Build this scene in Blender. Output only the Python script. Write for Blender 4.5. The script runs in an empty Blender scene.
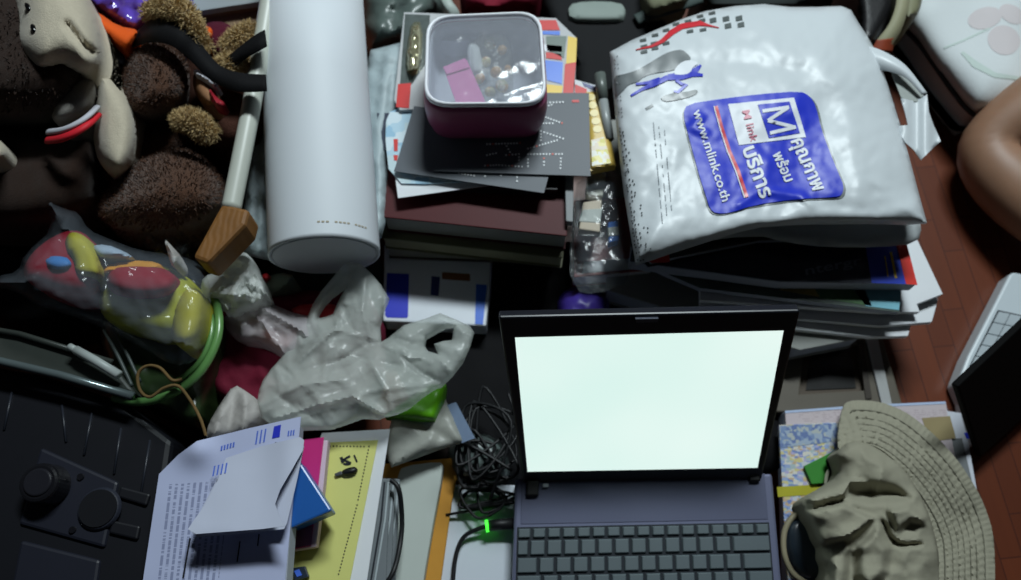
import bpy, bmesh, math, random
import numpy as np
from mathutils import Vector, Matrix, noise
from mathutils.geometry import delaunay_2d_cdt

R = math.radians
SC = bpy.context.scene
COL = SC.collection
rng = random.Random(7)

# ------------------------------------------------------------------ camera
F, CX, CY, CZ, PITCH = 752.0, 510.5, 340.0, 0.90, R(70)
CP, SP = math.cos(PITCH), math.sin(PITCH)
cam = bpy.data.cameras.new('camera')
cam.sensor_fit = 'HORIZONTAL'; cam.sensor_width = 36
cam.lens = F / 1021 * 36
cam.shift_y = (CY - 290) / 1021
cam.clip_start = 0.02
co = bpy.data.objects.new('camera', cam); COL.objects.link(co)
co.location = (0, 0, CZ); co.rotation_euler = (R(90) - PITCH, 0, 0)
SC.camera = co
cam.dof.use_dof = True; cam.dof.focus_distance = 0.66; cam.dof.aperture_fstop = 4.0   # soft little camera


def P(px, py, z):
    """point at height z seen at a photograph position"""
    u = (px - CX) / F; v = (CY - py) / F
    t = (CZ - z) / (SP - CP * v)
    return Vector((u * t, t * (CP + SP * v), z))


def PN(a, z):
    u = (a[:, 0] - CX) / F; v = (CY - a[:, 1]) / F
    t = (CZ - z) / (SP - CP * v)
    return np.stack([u * t, t * (CP + SP * v), z], 1)


def mpp(py, z):
    v = (CY - py) / F
    return (CZ - z) / (SP - CP * v) / F


# ------------------------------------------------------------------ materials
def s2l(c):
    return tuple(((x / 12.92) if x <= 0.04045 else ((x + 0.055) / 1.055) ** 2.4) for x in c)


def hexc(r, g, b):
    return s2l((r / 255, g / 255, b / 255)) + (1,)


class NT:
    def __init__(s, m):
        s.t = m.node_tree; s.n = s.t.nodes; s.l = s.t.links

    def node(s, typ, **kw):
        n = s.n.new(typ)
        for k, v in kw.items():
            if k.startswith('_'):
                setattr(n, k[1:], v)
            else:
                n.inputs[k].default_value = v
        return n

    def link(s, a, b):
        s.l.new(a, b)

    def math(s, op, a, b=None):
        n = s.n.new('ShaderNodeMath'); n.operation = op
        for i, v in enumerate((a, b)):
            if v is None: continue
            if isinstance(v, (int, float)): n.inputs[i].default_value = v
            else: s.l.new(v, n.inputs[i])
        return n.outputs[0]

    def mix(s, f, a, b):
        n = s.n.new('ShaderNodeMix'); n.data_type = 'RGBA'
        for i, v in ((0, f), (6, a), (7, b)):
            if isinstance(v, (int, float, tuple)): n.inputs[i].default_value = v
            else: s.l.new(v, n.inputs[i])
        return n.outputs[2]


MATS = {}


def mat(name, rgb, rough=0.6, spec=0.4, var=0.10, ns=35, bump=0.0, bs=250, bd=0.002, metal=0, sheen=0,
        coat=0, emit=0, clear=None, transl=0, wave=None, crumple=None):
    if name in MATS: return MATS[name]
    m = bpy.data.materials.new(name); m.use_nodes = True; MATS[name] = m
    t = NT(m); b = t.n['Principled BSDF']; out = t.n['Material Output']
    c = hexc(*rgb)
    tc = t.node('ShaderNodeTexCoord')
    nz = t.node('ShaderNodeTexNoise', Scale=ns, Detail=4.0)
    t.link(tc.outputs['Object'], nz.inputs['Vector'])
    lo = tuple(x * (1 - var) for x in c[:3]) + (1,); hi = tuple(min(1, x * (1 + var)) for x in c[:3]) + (1,)
    colr = t.mix(nz.outputs['Fac'], lo, hi)
    t.link(colr, b.inputs['Base Color'])
    b.inputs['Roughness'].default_value = rough
    b.inputs['Specular IOR Level'].default_value = spec
    b.inputs['Metallic'].default_value = metal
    if sheen: b.inputs['Sheen Weight'].default_value = sheen
    if coat:
        b.inputs['Coat Weight'].default_value = coat; b.inputs['Coat Roughness'].default_value = 0.08
    if emit:
        t.link(colr, b.inputs['Emission Color']); b.inputs['Emission Strength'].default_value = emit
    if bump:
        n2 = t.node('ShaderNodeTexNoise', Scale=bs, Detail=5.0, Roughness=0.6)
        t.link(tc.outputs['Object'], n2.inputs['Vector'])
        bp = t.node('ShaderNodeBump', Strength=bump, Distance=bd)
        t.link(n2.outputs['Fac'], bp.inputs['Height']); t.link(bp.outputs['Normal'], b.inputs['Normal'])
    if wave:
        w = t.node('ShaderNodeTexWave', Scale=wave[0], Distortion=wave[1])
        w.bands_direction = wave[3]
        t.link(tc.outputs['Object'], w.inputs['Vector'])
        bp = t.node('ShaderNodeBump', Strength=wave[2], Distance=0.002)
        t.link(w.outputs['Fac'], bp.inputs['Height']); t.link(bp.outputs['Normal'], b.inputs['Normal'])
    if crumple:                                # creased film: faceted cells
        n3 = t.node('ShaderNodeTexNoise', Scale=crumple[0] * .6, Detail=3.0)
        t.link(tc.outputs['Object'], n3.inputs['Vector'])
        mv = t.node('ShaderNodeVectorMath', _operation='MULTIPLY_ADD'); t.link(n3.outputs['Color'], mv.inputs[0]); mv.inputs[1].default_value = (.03, .03, .03); t.link(tc.outputs['Object'], mv.inputs[2])
        vo = t.node('ShaderNodeTexVoronoi', Scale=crumple[0]); t.link(mv.outputs[0], vo.inputs['Vector'])
        v2 = t.node('ShaderNodeTexVoronoi', Scale=crumple[0] * 2.3); t.link(mv.outputs[0], v2.inputs['Vector'])
        bp = t.node('ShaderNodeBump', Strength=crumple[1], Distance=crumple[2])
        t.link(t.math('ADD', vo.outputs['Distance'], t.math('MULTIPLY', v2.outputs['Distance'], .5)), bp.inputs['Height']); t.link(bp.outputs['Normal'], b.inputs['Normal'])
    sh = b.outputs[0]
    if transl:
        tr = t.node('ShaderNodeBsdfTranslucent'); t.link(colr, tr.inputs['Color'])
        mx = t.node('ShaderNodeMixShader', Fac=transl)
        t.link(sh, mx.inputs[1]); t.link(tr.outputs[0], mx.inputs[2]); sh = mx.outputs[0]
    if clear is not None:                      # thin plastic film: part see-through
        tp = t.node('ShaderNodeBsdfTransparent')
        tp.inputs[0].default_value = (0.97, 0.98, 0.98, 1)
        mx = t.node('ShaderNodeMixShader', Fac=1 - clear)
        t.link(tp.outputs[0], mx.inputs[1]); t.link(sh, mx.inputs[2]); sh = mx.outputs[0]
    if sh is not b.outputs[0]: t.link(sh, out.inputs['Surface'])
    return m


def page_mat(name, rgb, ink, rows, marg=(0.08, 0.92, 0.06, 0.94), dens=0.5, amount=0.6, cw=60, cols=1):
    """printed paper: rows of broken words across UV"""
    if name in MATS: return MATS[name]
    m = bpy.data.materials.new(name); m.use_nodes = True; MATS[name] = m
    t = NT(m); b = t.n['Principled BSDF']
    uv = t.node('ShaderNodeUVMap'); sp = t.node('ShaderNodeSeparateXYZ')
    t.link(uv.outputs[0], sp.inputs[0]); u, v = sp.outputs[0], sp.outputs[1]
    rv = t.math('MULTIPLY', v, rows)
    fr = t.math('FRACT', rv); ro = t.math('FLOOR', rv)
    line = t.math('MULTIPLY', t.math('GREATER_THAN', fr, 0.25), t.math('LESS_THAN', fr, 0.72))
    cx = t.node('ShaderNodeCombineXYZ')
    t.link(t.math('MULTIPLY', u, cw), cx.inputs[0]); t.link(t.math('MULTIPLY', ro, 7.31), cx.inputs[1])
    nz = t.node('ShaderNodeTexNoise', Scale=1.0, Detail=1.0); t.link(cx.outputs[0], nz.inputs['Vector'])
    word = t.math('GREATER_THAN', nz.outputs['Fac'], dens)
    k = t.math('MULTIPLY', line, word)
    for a, o, lim in ((u, 'GREATER_THAN', marg[0]), (u, 'LESS_THAN', marg[1]), (v, 'GREATER_THAN', marg[2]), (v, 'LESS_THAN', marg[3])):
        k = t.math('MULTIPLY', k, t.math(o, a, lim))
    k = t.math('MULTIPLY', k, amount)
    t.link(t.mix(k, hexc(*rgb), hexc(*ink)), b.inputs['Base Color'])
    b.inputs['Roughness'].default_value = 0.65; b.inputs['Specular IOR Level'].default_value = 0.3
    return m


def patch_mat(name, cols, scale, rough=0.4, spec=0.4, stretch=(1, 1, 1), rot=0.0):
    """colour print: random flat patches of a few inks"""
    if name in MATS: return MATS[name]
    m = bpy.data.materials.new(name); m.use_nodes = True; MATS[name] = m
    t = NT(m); b = t.n['Principled BSDF']
    tc = t.node('ShaderNodeTexCoord'); mp = t.node('ShaderNodeMapping', Scale=stretch, Rotation=(0, 0, rot))
    t.link(tc.outputs['Object'], mp.inputs[0])
    vo = t.node('ShaderNodeTexVoronoi', Scale=scale); vo.distance = 'CHEBYCHEV'
    t.link(mp.outputs[0], vo.inputs['Vector'])
    sp = t.node('ShaderNodeSeparateColor'); t.link(vo.outputs['Color'], sp.inputs[0])
    r = t.node('ShaderNodeValToRGB'); r.color_ramp.interpolation = 'CONSTANT'
    e = r.color_ramp.elements
    for i, c in enumerate(cols):
        el = e[i] if i < 2 else e.new(i / len(cols))
        el.position = i / len(cols); el.color = hexc(*c)
    t.link(sp.outputs[0], r.inputs[0]); t.link(r.outputs[0], b.inputs['Base Color'])
    b.inputs['Roughness'].default_value = rough; b.inputs['Specular IOR Level'].default_value = spec
    return m


# ------------------------------------------------------------------ objects
def link_mesh(name, bm, m, smooth=False, bevel=0.0, seg=2):
    me = bpy.data.meshes.new(name); bm.to_mesh(me); bm.free()
    me.materials.append(m)
    if smooth:
        for p in me.polygons: p.use_smooth = True
    o = bpy.data.objects.new(name, me); COL.objects.link(o)
    if bevel:
        md = o.modifiers.new('bevel', 'BEVEL'); md.width = bevel; md.segments = seg; md.limit_method = 'ANGLE'; md.angle_limit = R(40)
    return o


def tag(o, label, cat, group=None, kind=None):
    if label: o['label'] = label
    if cat: o['category'] = cat
    if group: o['group'] = group
    if kind: o['kind'] = kind
    return o


def base_of(me):
    c = np.empty(len(me.vertices) * 3); me.vertices.foreach_get('co', c); c = c.reshape(-1, 3)
    return Vector(((c[:, 0].min() + c[:, 0].max()) / 2, (c[:, 1].min() + c[:, 1].max()) / 2, c[:, 2].min()))


def thing(o, label, cat, group=None, kind=None):
    """a one-mesh thing: origin moved to its base"""
    b = base_of(o.data); o.data.transform(Matrix.Translation(-b)); o.location = b
    return tag(o, label, cat, group, kind)


def root(name, label, cat, loc, group=None):
    o = bpy.data.objects.new(name, None); COL.objects.link(o); o.location = loc
    o.empty_display_size = 0.03
    return tag(o, label, cat, group)


def part(o, parent, label=None, kind=None):
    """hang a mesh made in world coordinates under its thing or part"""
    if isinstance(o, list): return [part(k, parent, label, kind) for k in o][0]
    w = Vector(parent.location)
    q = parent.parent
    while q: w = w + q.location; q = q.parent
    o.data.transform(Matrix.Translation(-w)); o.parent = parent
    if label: o['label'] = label
    if kind: o['kind'] = kind
    return o


# ------------------------------------------------------------------ shape builders
def seg_dist(pts, loop, closed=True):
    L = np.asarray(loop, float); B = np.roll(L, -1, 0) if closed else L[1:]
    A = L if closed else L[:-1]
    d = np.full(len(pts), 1e9)
    for a, b in zip(A, B):
        ab = b - a; n = (ab @ ab) or 1e-9
        t = np.clip(((pts - a) @ ab) / n, 0, 1)
        d = np.minimum(d, np.hypot(*(pts - a - t[:, None] * ab).T))
    return d


def inside(pts, loop):
    L = np.asarray(loop, float); x, y = pts[:, 0], pts[:, 1]; c = np.zeros(len(pts), bool)
    j = len(L) - 1
    for i in range(len(L)):
        xi, yi = L[i]; xj, yj = L[j]
        if yi != yj:
            k = ((yi > y) != (yj > y)) & (x < (xj - xi) * (y - yi) / (yj - yi) + xi); c ^= k
        j = i
    return c


def smooth_loop(pts, n=2, closed=True):
    """Chaikin corner cutting"""
    p = [tuple(q) for q in pts]
    for _ in range(n):
        r = []
        m = len(p)
        if not closed: r.append(p[0])
        for i in range(m if closed else m - 1):
            a, b = np.array(p[i], float), np.array(p[(i + 1) % m], float)
            r.append(tuple(a * .75 + b * .25)); r.append(tuple(a * .25 + b * .75))
        if not closed: r.append(p[-1])
        p = r
    return p


def resample(loop, s, closed=True):
    out = []; m = len(loop)
    for i in range(m if closed else m - 1):
        a, b = np.array(loop[i], float), np.array(loop[(i + 1) % m], float)
        k = max(1, int(round(np.hypot(*(b - a)) / s)))
        for j in range(k): out.append(tuple(a + (b - a) * j / k))
    if not closed: out.append(tuple(loop[-1]))
    return out


def ns(px, py, s, seed=0.0, o=1):
    return np.array([noise.fractal(Vector((x * s, y * s, seed)), 1.0, 2.0, o) for x, y in zip(px, py)])


def ridges(px, py, lines, sharp=False):
    p = np.stack([px, py], 1); z = np.zeros(len(p))
    for line, h, w in lines:
        d = seg_dist(p, line, False) / w
        z += h * (np.exp(-d * 1.3) if sharp else np.exp(-d ** 2))
    return z


def plate(x, y, poly, h, w):
    p = np.stack([x, y], 1)
    t = np.clip(seg_dist(p, poly) / w, 0, 1) * inside(p, poly)
    return h * t * t * (3 - 2 * t)


def dome(d, r):
    return np.sqrt(np.clip(1 - (1 - np.clip(d / r, 0, 1)) ** 2, 0, 1))


def solid_bm(pts, zt, zb, s=None, holes=(), uvf=None, bm=None):
    """closed body whose outline, seen from the photograph's place, is pts; zt/zb give top and underside"""
    loops = [list(pts)] + [list(h) for h in holes]
    if s: loops = [resample(l, s) for l in loops]
    V, E = [], []
    for l in loops:
        o = len(V); V += l
        E += [(o + i, o + (i + 1) % len(l)) for i in range(len(l))]
    nb = len(V)
    if s:
        a = np.array(loops[0]); x0, y0 = a.min(0); x1, y1 = a.max(0)
        g = []
        yy = y0 + s * .4; k = 0
        while yy < y1:
            xx = x0 + (s * .5 if k % 2 else 0)
            while xx < x1:
                g.append((xx, yy)); xx += s
            yy += s * .87; k += 1
        if g:
            g = np.array(g)
            ok = inside(g, loops[0])
            for h in loops[1:]: ok &= ~inside(g, h)
            for l in loops: ok &= seg_dist(g, l) > s * .5
            V += [tuple(q) for q in g[ok]]
    r = delaunay_2d_cdt([Vector(v) for v in V], E, [], 0, 1e-5)
    vs = np.array([tuple(v) for v in r[0]]); tris = r[2]
    cen = np.array([vs[list(f)].mean(0) for f in tris])
    ok = inside(cen, loops[0])
    for h in loops[1:]: ok &= ~inside(cen, h)
    tris = [f for f, k in zip(tris, ok) if k]
    d = np.full(len(vs), 1e9)
    for l in loops: d = np.minimum(d, seg_dist(vs, l))
    d[d < 1e-3] = 0
    z = zt(vs[:, 0], vs[:, 1], d) if callable(zt) else np.full(len(vs), float(zt))
    T = PN(vs, z)
    zz = zb(vs[:, 0], vs[:, 1], d, z) if callable(zb) else np.full(len(vs), float(zb))
    zz = np.minimum(zz, z - 1e-4)
    bm = bm or bmesh.new()
    tv = [bm.verts.new(p) for p in T]
    bv = [bm.verts.new((p[0], p[1], q)) for p, q in zip(T, zz)]
    cnt = {}
    uvl = bm.loops.layers.uv.verify() if uvf else None

    def setuv(f, idx):
        if uvl:
            for lp, i in zip(f.loops, idx):
                lp[uvl].uv = uvf(*vs[i])
    for f in tris:
        f = list(f)
        fc = bm.faces.new([tv[i] for i in f]); setuv(fc, f)
        f2 = f[::-1]
        fc = bm.faces.new([bv[i] for i in f2]); setuv(fc, f2)
        for i in range(len(f)):
            a, b = f[i], f[(i + 1) % len(f)]
            cnt.setdefault((min(a, b), max(a, b)), []).append((a, b))
    for k, l in cnt.items():
        if len(l) == 1:
            a, b = l[0]
            fc = bm.faces.new([tv[b], tv[a], bv[a], bv[b]]); setuv(fc, [b, a, a, b])
    for v in [v for v in bm.verts if not v.link_faces]: bm.verts.remove(v)
    bmesh.ops.recalc_face_normals(bm, faces=bm.faces)
    return bm


def solid(name, pts, zt, zb, m, s=None, holes=(), uvf=None, smooth=None, bevel=0.0):
    bm = solid_bm(pts, zt, zb, s, holes, uvf)
    if not s and not callable(zt): bmesh.ops.dissolve_limit(bm, angle_limit=0.01, verts=bm.verts, edges=bm.edges)
    o = link_mesh(name, bm, m, smooth=bool(s) if smooth is None else smooth, bevel=bevel)
    if s: o.data.set_sharp_from_angle(angle=R(62))
    return o


def slab(name, pts, z, th, m, bevel=0.001, uvf=None):
    return solid(name, pts, z, z - th, m, bevel=bevel, uvf=uvf)


def sheet(name, pts, zf, m, s=8, th=0.0006, uvf=None):
    return solid(name, pts, zf, lambda x, y, d, z: z - th, m, s=s, uvf=uvf)


def quv(o, a, b):
    """UV from photograph positions: origin, end of u, end of v"""
    o, a, b = (np.array(q, float) for q in (o, a, b))
    M = np.linalg.inv(np.stack([a - o, b - o], 1))
    return lambda x, y: tuple(M @ (np.array((x, y)) - o))


def decal_bm(polys, zf, bm=None, s=None, lift=0.0005):
    """thin ink patches lying on a surface of height zf"""
    bm = bm or bmesh.new()
    f = (lambda x, y, d: zf(x, y, d) + lift) if callable(zf) else zf + lift
    for p in polys:
        solid_bm(p, f, lambda x, y, d, z: z - lift * .8, s=s, bm=bm)
    return bm


def decal(name, polys, zf, m, s=None, lift=0.0005):
    if 2 <= len(polys) <= 5: return [decal(name, [p], zf, m, s, lift) for p in polys]
    o = link_mesh(name, decal_bm(polys, zf, None, s, lift), m, smooth=bool(s))
    if s: o.data.set_sharp_from_angle(angle=R(50))
    return o


def line_poly(pts, w):
    """polygon around a polyline, w = width or list of widths"""
    p = [np.array(q, float) for q in pts]; n = len(p)
    ws = w if isinstance(w, (list, tuple)) else [w] * n
    L, Rr = [], []
    for i in range(n):
        t = p[min(i + 1, n - 1)] - p[max(i - 1, 0)]; t = t / (np.hypot(*t) or 1)
        k = np.array((-t[1], t[0])) * ws[i] / 2
        L.append(tuple(p[i] + k)); Rr.append(tuple(p[i] - k))
    return L + Rr[::-1]


def ell(cx, cy, rx, ry, rot=0, n=20):
    c, s = math.cos(R(rot)), math.sin(R(rot))
    return [(cx + rx * math.cos(a) * c - ry * math.sin(a) * s, cy + rx * math.cos(a) * s + ry * math.sin(a) * c)
            for a in (2 * math.pi * i / n for i in range(n))]


def text_mesh(s, off=0.0):
    cu = bpy.data.curves.new('lettering', 'FONT'); cu.body = s; cu.size = 1.0; cu.offset = off; cu.resolution_u = 3
    o = bpy.data.objects.new('lettering', cu); COL.objects.link(o)
    dg = bpy.context.evaluated_depsgraph_get()
    me = bpy.data.meshes.new_from_object(o.evaluated_get(dg))
    bpy.data.objects.remove(o); bpy.data.curves.remove(cu)
    v = np.array([tuple(q.co) for q in me.vertices]); f = [tuple(p.vertices) for p in me.polygons]
    bpy.data.meshes.remove(me)
    return v, f


def lettering(name, items, zf, m, lift=0.0010):
    """items: (string, start px, end px, up vector px, boldness)"""
    if len(items) > 1: return [lettering(name, [i], zf, m, lift) for i in items]
    bm = bmesh.new()
    for s, a, b, up, off in items:
        v, f = text_mesh(s, off)
        if len(v) == 0: continue
        lo, hi = v.min(0), v.max(0)
        u = (v[:, 0] - lo[0]) / max(1e-6, hi[0] - lo[0]); w = v[:, 1] / 0.72
        a, b, up = (np.array(q, float) for q in (a, b, up))
        q = a + u[:, None] * (b - a) + w[:, None] * up
        z = (zf(q[:, 0], q[:, 1], np.full(len(q), 99.)) if callable(zf) else np.full(len(q), zf)) + lift
        vs = [bm.verts.new(c) for c in PN(q, z)]
        for k in f:
            try: bm.faces.new([vs[i] for i in k])
            except ValueError: pass
    return link_mesh(name, bm, m)


def tube_bm(pts, r, n=8, bm=None, cap=True, flat=1.0):
    bm = bm or bmesh.new()
    p = [Vector(q) for q in pts]; rings = []
    rs = r if isinstance(r, (list, tuple)) else [r] * len(p)
    t0 = (p[1] - p[0]).normalized()
    nrm = t0.orthogonal().normalized()
    if abs(t0.z) < .9: nrm = (Vector((0, 0, 1)) - t0 * t0.z).normalized()
    for i, q in enumerate(p):
        t = (p[min(i + 1, len(p) - 1)] - p[max(i - 1, 0)]).normalized()
        nrm = (nrm - t * nrm.dot(t)).normalized(); b = t.cross(nrm)
        rings.append([bm.verts.new(q + (nrm * math.cos(a) * flat + b * math.sin(a)) * rs[i]) for a in (2 * math.pi * k / n for k in range(n))])
    for a, b in zip(rings, rings[1:]):
        for k in range(n): bm.faces.new([a[k], a[(k + 1) % n], b[(k + 1) % n], b[k]])
    if cap: bm.faces.new(rings[0][::-1]); bm.faces.new(rings[-1])
    return bm


def spline(pts, n=8):
    p = [Vector(q) for q in pts]; out = []
    for i in range(len(p) - 1):
        a, b, c, d = p[max(i - 1, 0)], p[i], p[i + 1], p[min(i + 2, len(p) - 1)]
        for j in range(n):
            t = j / n
            out.append(0.5 * ((2 * b) + (c - a) * t + (2 * a - 5 * b + 4 * c - d) * t * t + (3 * b - a - 3 * c + d) * t ** 3))
    return out + [p[-1]]


def tube(name, pts, r, m, n=8, sm=True, flat=1.0):
    if sm: pts = spline(pts)
    bm = tube_bm(pts, r, n, flat=flat); bmesh.ops.recalc_face_normals(bm, faces=bm.faces)
    return link_mesh(name, bm, m, smooth=True)


def PT(l):
    return [P(*q) for q in l]


def ellipsoid_bm(c, rad, rot=(0, 0, 0), u=32, v=20, bm=None, jit=0.0, js=30):
    bm = bm or bmesh.new()
    r = bmesh.ops.create_uvsphere(bm, u_segments=u, v_segments=v, radius=1)
    M = Matrix.Translation(c) @ __import__('mathutils').Euler(rot).to_matrix().to_4x4() @ Matrix.Diagonal((*rad, 1))
    for q in r['verts']:
        q.co = M @ q.co
        if jit: q.co += (q.co - Vector(c)).normalized() * jit * noise.fractal(q.co * js, 1, 2, 3)
    return bm


def fur(bm, count, length, width, seed=1, curl=0.6, upbias=0.0):
    """short bent strands all over the faces already in bm"""
    rg = random.Random(seed); bm.normal_update()
    fs = [f for f in bm.faces if f.normal.z > -0.2]; ar = np.cumsum([f.calc_area() for f in fs])
    pk = []
    for _ in range(count):
        f = fs[min(len(fs) - 1, int(np.searchsorted(ar, rg.random() * ar[-1])))]
        vs = [l.vert.co.copy() for l in f.loops]
        a, b = rg.random(), rg.random()
        if a + b > 1: a, b = 1 - a, 1 - b
        q = vs[0] + (vs[1] - vs[0]) * a + (vs[2] - vs[0]) * b
        pk.append((q, f.normal.copy()))
    for q, nn in pk:
        t = Vector((rg.uniform(-1, 1), rg.uniform(-1, 1), rg.uniform(-1, 1)))
        d1 = (nn + t * curl).normalized(); d2 = (d1 + t * curl * 1.5).normalized()
        s = d1.cross(Vector((rg.uniform(-1, 1), rg.uniform(-1, 1), rg.uniform(-1, 1)))).normalized() * width
        L = length * rg.uniform(.6, 1.2)
        a, b = bm.verts.new(q - s), bm.verts.new(q + s)
        c, e = bm.verts.new(q + d1 * L * .55 + s * .8), bm.verts.new(q + d1 * L * .55 - s * .8)
        g = bm.verts.new(q + d1 * L * .55 + d2 * L * .45)
        bm.faces.new([a, b, c, e]); bm.faces.new([e, c, g])
    return bm

# ------------------------------------------------------------------ light and room
SC.view_settings.view_transform = 'Standard'; SC.view_settings.look = 'None'
SC.view_settings.exposure = 0.0; SC.view_settings.gamma = 1.0; SC.view_settings.use_curve_mapping = False
SC.cycles.use_denoising = True
SC.cycles.max_bounces = 10; SC.cycles.transparent_max_bounces = 24
w = bpy.data.worlds.new('room_air'); SC.world = w; w.use_nodes = True
w.node_tree.nodes['Background'].inputs[0].default_value = (0.42, 0.55, 1.0, 1)
w.node_tree.nodes['Background'].inputs[1].default_value = 0.030
ld = bpy.data.lights.new('ceiling_tube', 'AREA'); ld.shape = 'RECTANGLE'; ld.size = 0.75; ld.size_y = 0.22
ld.energy = 50; ld.color = (0.86, 0.97, 1.0)
lo = bpy.data.objects.new('ceiling_tube', ld); COL.objects.link(lo)
lo.location = (0.42, 1.60, 2.05)
lo.rotation_euler = (Vector((0.05, 0.45, 0.1)) - lo.location).to_track_quat('-Z', 'Y').to_euler()

m = bpy.data.materials.new('parquet'); m.use_nodes = True
t = NT(m); b = t.n['Principled BSDF']
tc = t.node('ShaderNodeTexCoord'); mp = t.node('ShaderNodeMapping', Rotation=(0, 0, R(84))); t.link(tc.outputs['Object'], mp.inputs[0])
br = t.node('ShaderNodeTexBrick', Scale=1.0); br.inputs['Color1'].default_value = hexc(96, 47, 27); br.inputs['Color2'].default_value = hexc(110, 55, 31)
br.inputs['Mortar'].default_value = hexc(66, 32, 23); br.inputs['Mortar Size'].default_value = 0.0007
br.inputs['Brick Width'].default_value = 0.13; br.inputs['Row Height'].default_value = 0.027; br.offset = 0.37
t.link(mp.outputs[0], br.inputs['Vector'])
st = t.node('ShaderNodeMapping', Scale=(6, 90, 1)); t.link(mp.outputs[0], st.inputs[0])
gr = t.node('ShaderNodeTexNoise', Scale=1.0, Detail=5.0); t.link(st.outputs[0], gr.inputs['Vector'])
t.link(t.mix(t.math('MULTIPLY', gr.outputs['Fac'], 0.45), br.outputs['Color'], hexc(70, 32, 22)), b.inputs['Base Color'])
b.inputs['Roughness'].default_value = 0.42; b.inputs['Specular IOR Level'].default_value = 0.35
bm = bmesh.new(); bmesh.ops.create_cube(bm, size=1, matrix=Matrix.Translation((0, 0.6, -0.02)) @ Matrix.Diagonal((5, 5, 0.04, 1)))
FLOOR = tag(link_mesh('floor', bm, m), 'dark reddish brown wooden parquet floor', 'floor', kind='structure')

wallm = mat('wall_paint', (70, 72, 76), .8, .2, .03)
for nm, c, dm in (('wall_back', (.2, 3.05, 1.22), (4.6, .1, 2.48)), ('wall_front', (.2, -1.75, 1.22), (4.6, .1, 2.48)), ('wall_left', (-2.1, .65, 1.22), (.1, 4.9, 2.48)),
                  ('wall_right', (2.5, .65, 1.22), (.1, 4.9, 2.48)), ('ceiling', (.2, .65, 2.5), (4.7, 4.9, .08))):
    bm = bmesh.new(); bmesh.ops.create_cube(bm, size=1, matrix=Matrix.Translation(c) @ Matrix.Diagonal((*dm, 1)))
    tag(link_mesh(nm, bm, wallm), None, None, kind='structure')

# shared materials
BLACK = lambda: mat('black_plastic', (22, 22, 24), .45, .4, .1)
WHITE_PAPER = lambda: mat('white_paper', (225, 228, 232), .7, .25, .03, bump=.05, bs=90)
INK = lambda: mat('black_ink', (38, 40, 46), .6, .2)
BLUE = lambda: mat('blue_ink', (38, 52, 190), .4, .4, .05)
RED = lambda: mat('red_ink', (205, 44, 42), .45, .4, .05)
WINK = lambda: mat('white_ink', (226, 230, 236), .45, .4, .03)

# ------------------------------------------------------------------ added dark sheet standing in for the shade behind the laptop
tag_ = solid('dark_gap_filler', smooth_loop([(372, 262), (440, 244), (640, 240), (764, 262), (770, 330), (772, 414), (792, 424), (788, 478), (640, 486), (500, 486), (446, 480), (440, 430), (392, 350)], 2),
             lambda x, y, d: .018 + .016 * dome(d, 26) + .004 * ns(x, y, .03, 3), 0.0,
             mat('strap_and_filler_black', (11, 11, 14), .8, .2, .15, bump=.2, bs=500), s=11)
thing(tag_, 'flat dark filler added for the shadowed gap behind the laptop lid', 'bag')
o = solid('pouch', smooth_loop([(556, 296), (578, 284), (606, 292), (612, 312), (590, 330), (560, 328)], 2),
          lambda x, y, d: .04 + .03 * dome(d, 16) + .006 * ns(x, y, .12, 9), .036, mat('purple_satin', (70, 52, 150), .4, .5, .6, ns=60), s=5)
thing(o, 'small purple cloth pouch just behind the laptop lid', 'pouch')

# ------------------------------------------------------------------ laptop
BOXZ = 0.05
o = slab('storage_box', [(440, 484), (770, 488), (778, 760), (415, 770)], BOXZ, .0499, mat('white_board', (205, 212, 222), .6, .3, .04), .002)
thing(o, 'flat white box under the open silver laptop', 'box')

ZB = 0.08
deck = mat('laptop_deck', (92, 96, 120), .38, .5, .04, ns=20, metal=.25)
rim = mat('laptop_rim', (112, 116, 142), .35, .5, .03, metal=.3)
bez = mat('laptop_bezel', (24, 26, 34), .35, .4, .05)
keym = mat('key_plastic', (88, 98, 103), .5, .35, .05)
lap = root('laptop', 'open dark silver laptop with a glowing blank white screen', 'laptop', P(645, 540, BOXZ))
AX = lambda x, y: (x, y)
base_pts = [(515, 478.5), (772.5, 473.5), (789.5, 672), (509, 679)]
b0 = solid('base', base_pts, ZB, BOXZ + .001, rim, bevel=.003); part(b0, lap)
HL, HR = P(515, 478.5, ZB), P(772.5, 473.5, ZB)
FL, FR = P(509, 679, ZB), P(789.5, 672, ZB)
LX = (HR - HL).normalized(); LY = (HL - FL).normalized()
BW = (HR - HL).length


def lq(u0, v0, u1, v1):
    """deck coordinates, metres from the hinge-left corner: u right, v towards the user"""
    return [HL + LX * u - LY * v for u, v in ((u0, v0), (u1, v0), (u1, v1), (u0, v1))]


def box_bm(q, z0, z1, bm=None, inset=0.0):
    bm = bm or bmesh.new()
    c = sum(q, Vector()) / 4
    lo_ = [bm.verts.new((p.x, p.y, z0)) for p in q]
    hi_ = [bm.verts.new(((p + (c - p).normalized() * inset).x, (p + (c - p).normalized() * inset).y, z1)) for p in q]
    bm.faces.new(lo_[::-1]); bm.faces.new(hi_)
    for i in range(4): bm.faces.new([lo_[i], lo_[(i + 1) % 4], hi_[(i + 1) % 4], hi_[i]])
    bmesh.ops.recalc_face_normals(bm, faces=bm.faces)
    return bm


def at_px(px, py, z=ZB):
    q = P(px, py, z) - HL
    return q.dot(LX), -q.dot(LY)


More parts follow.
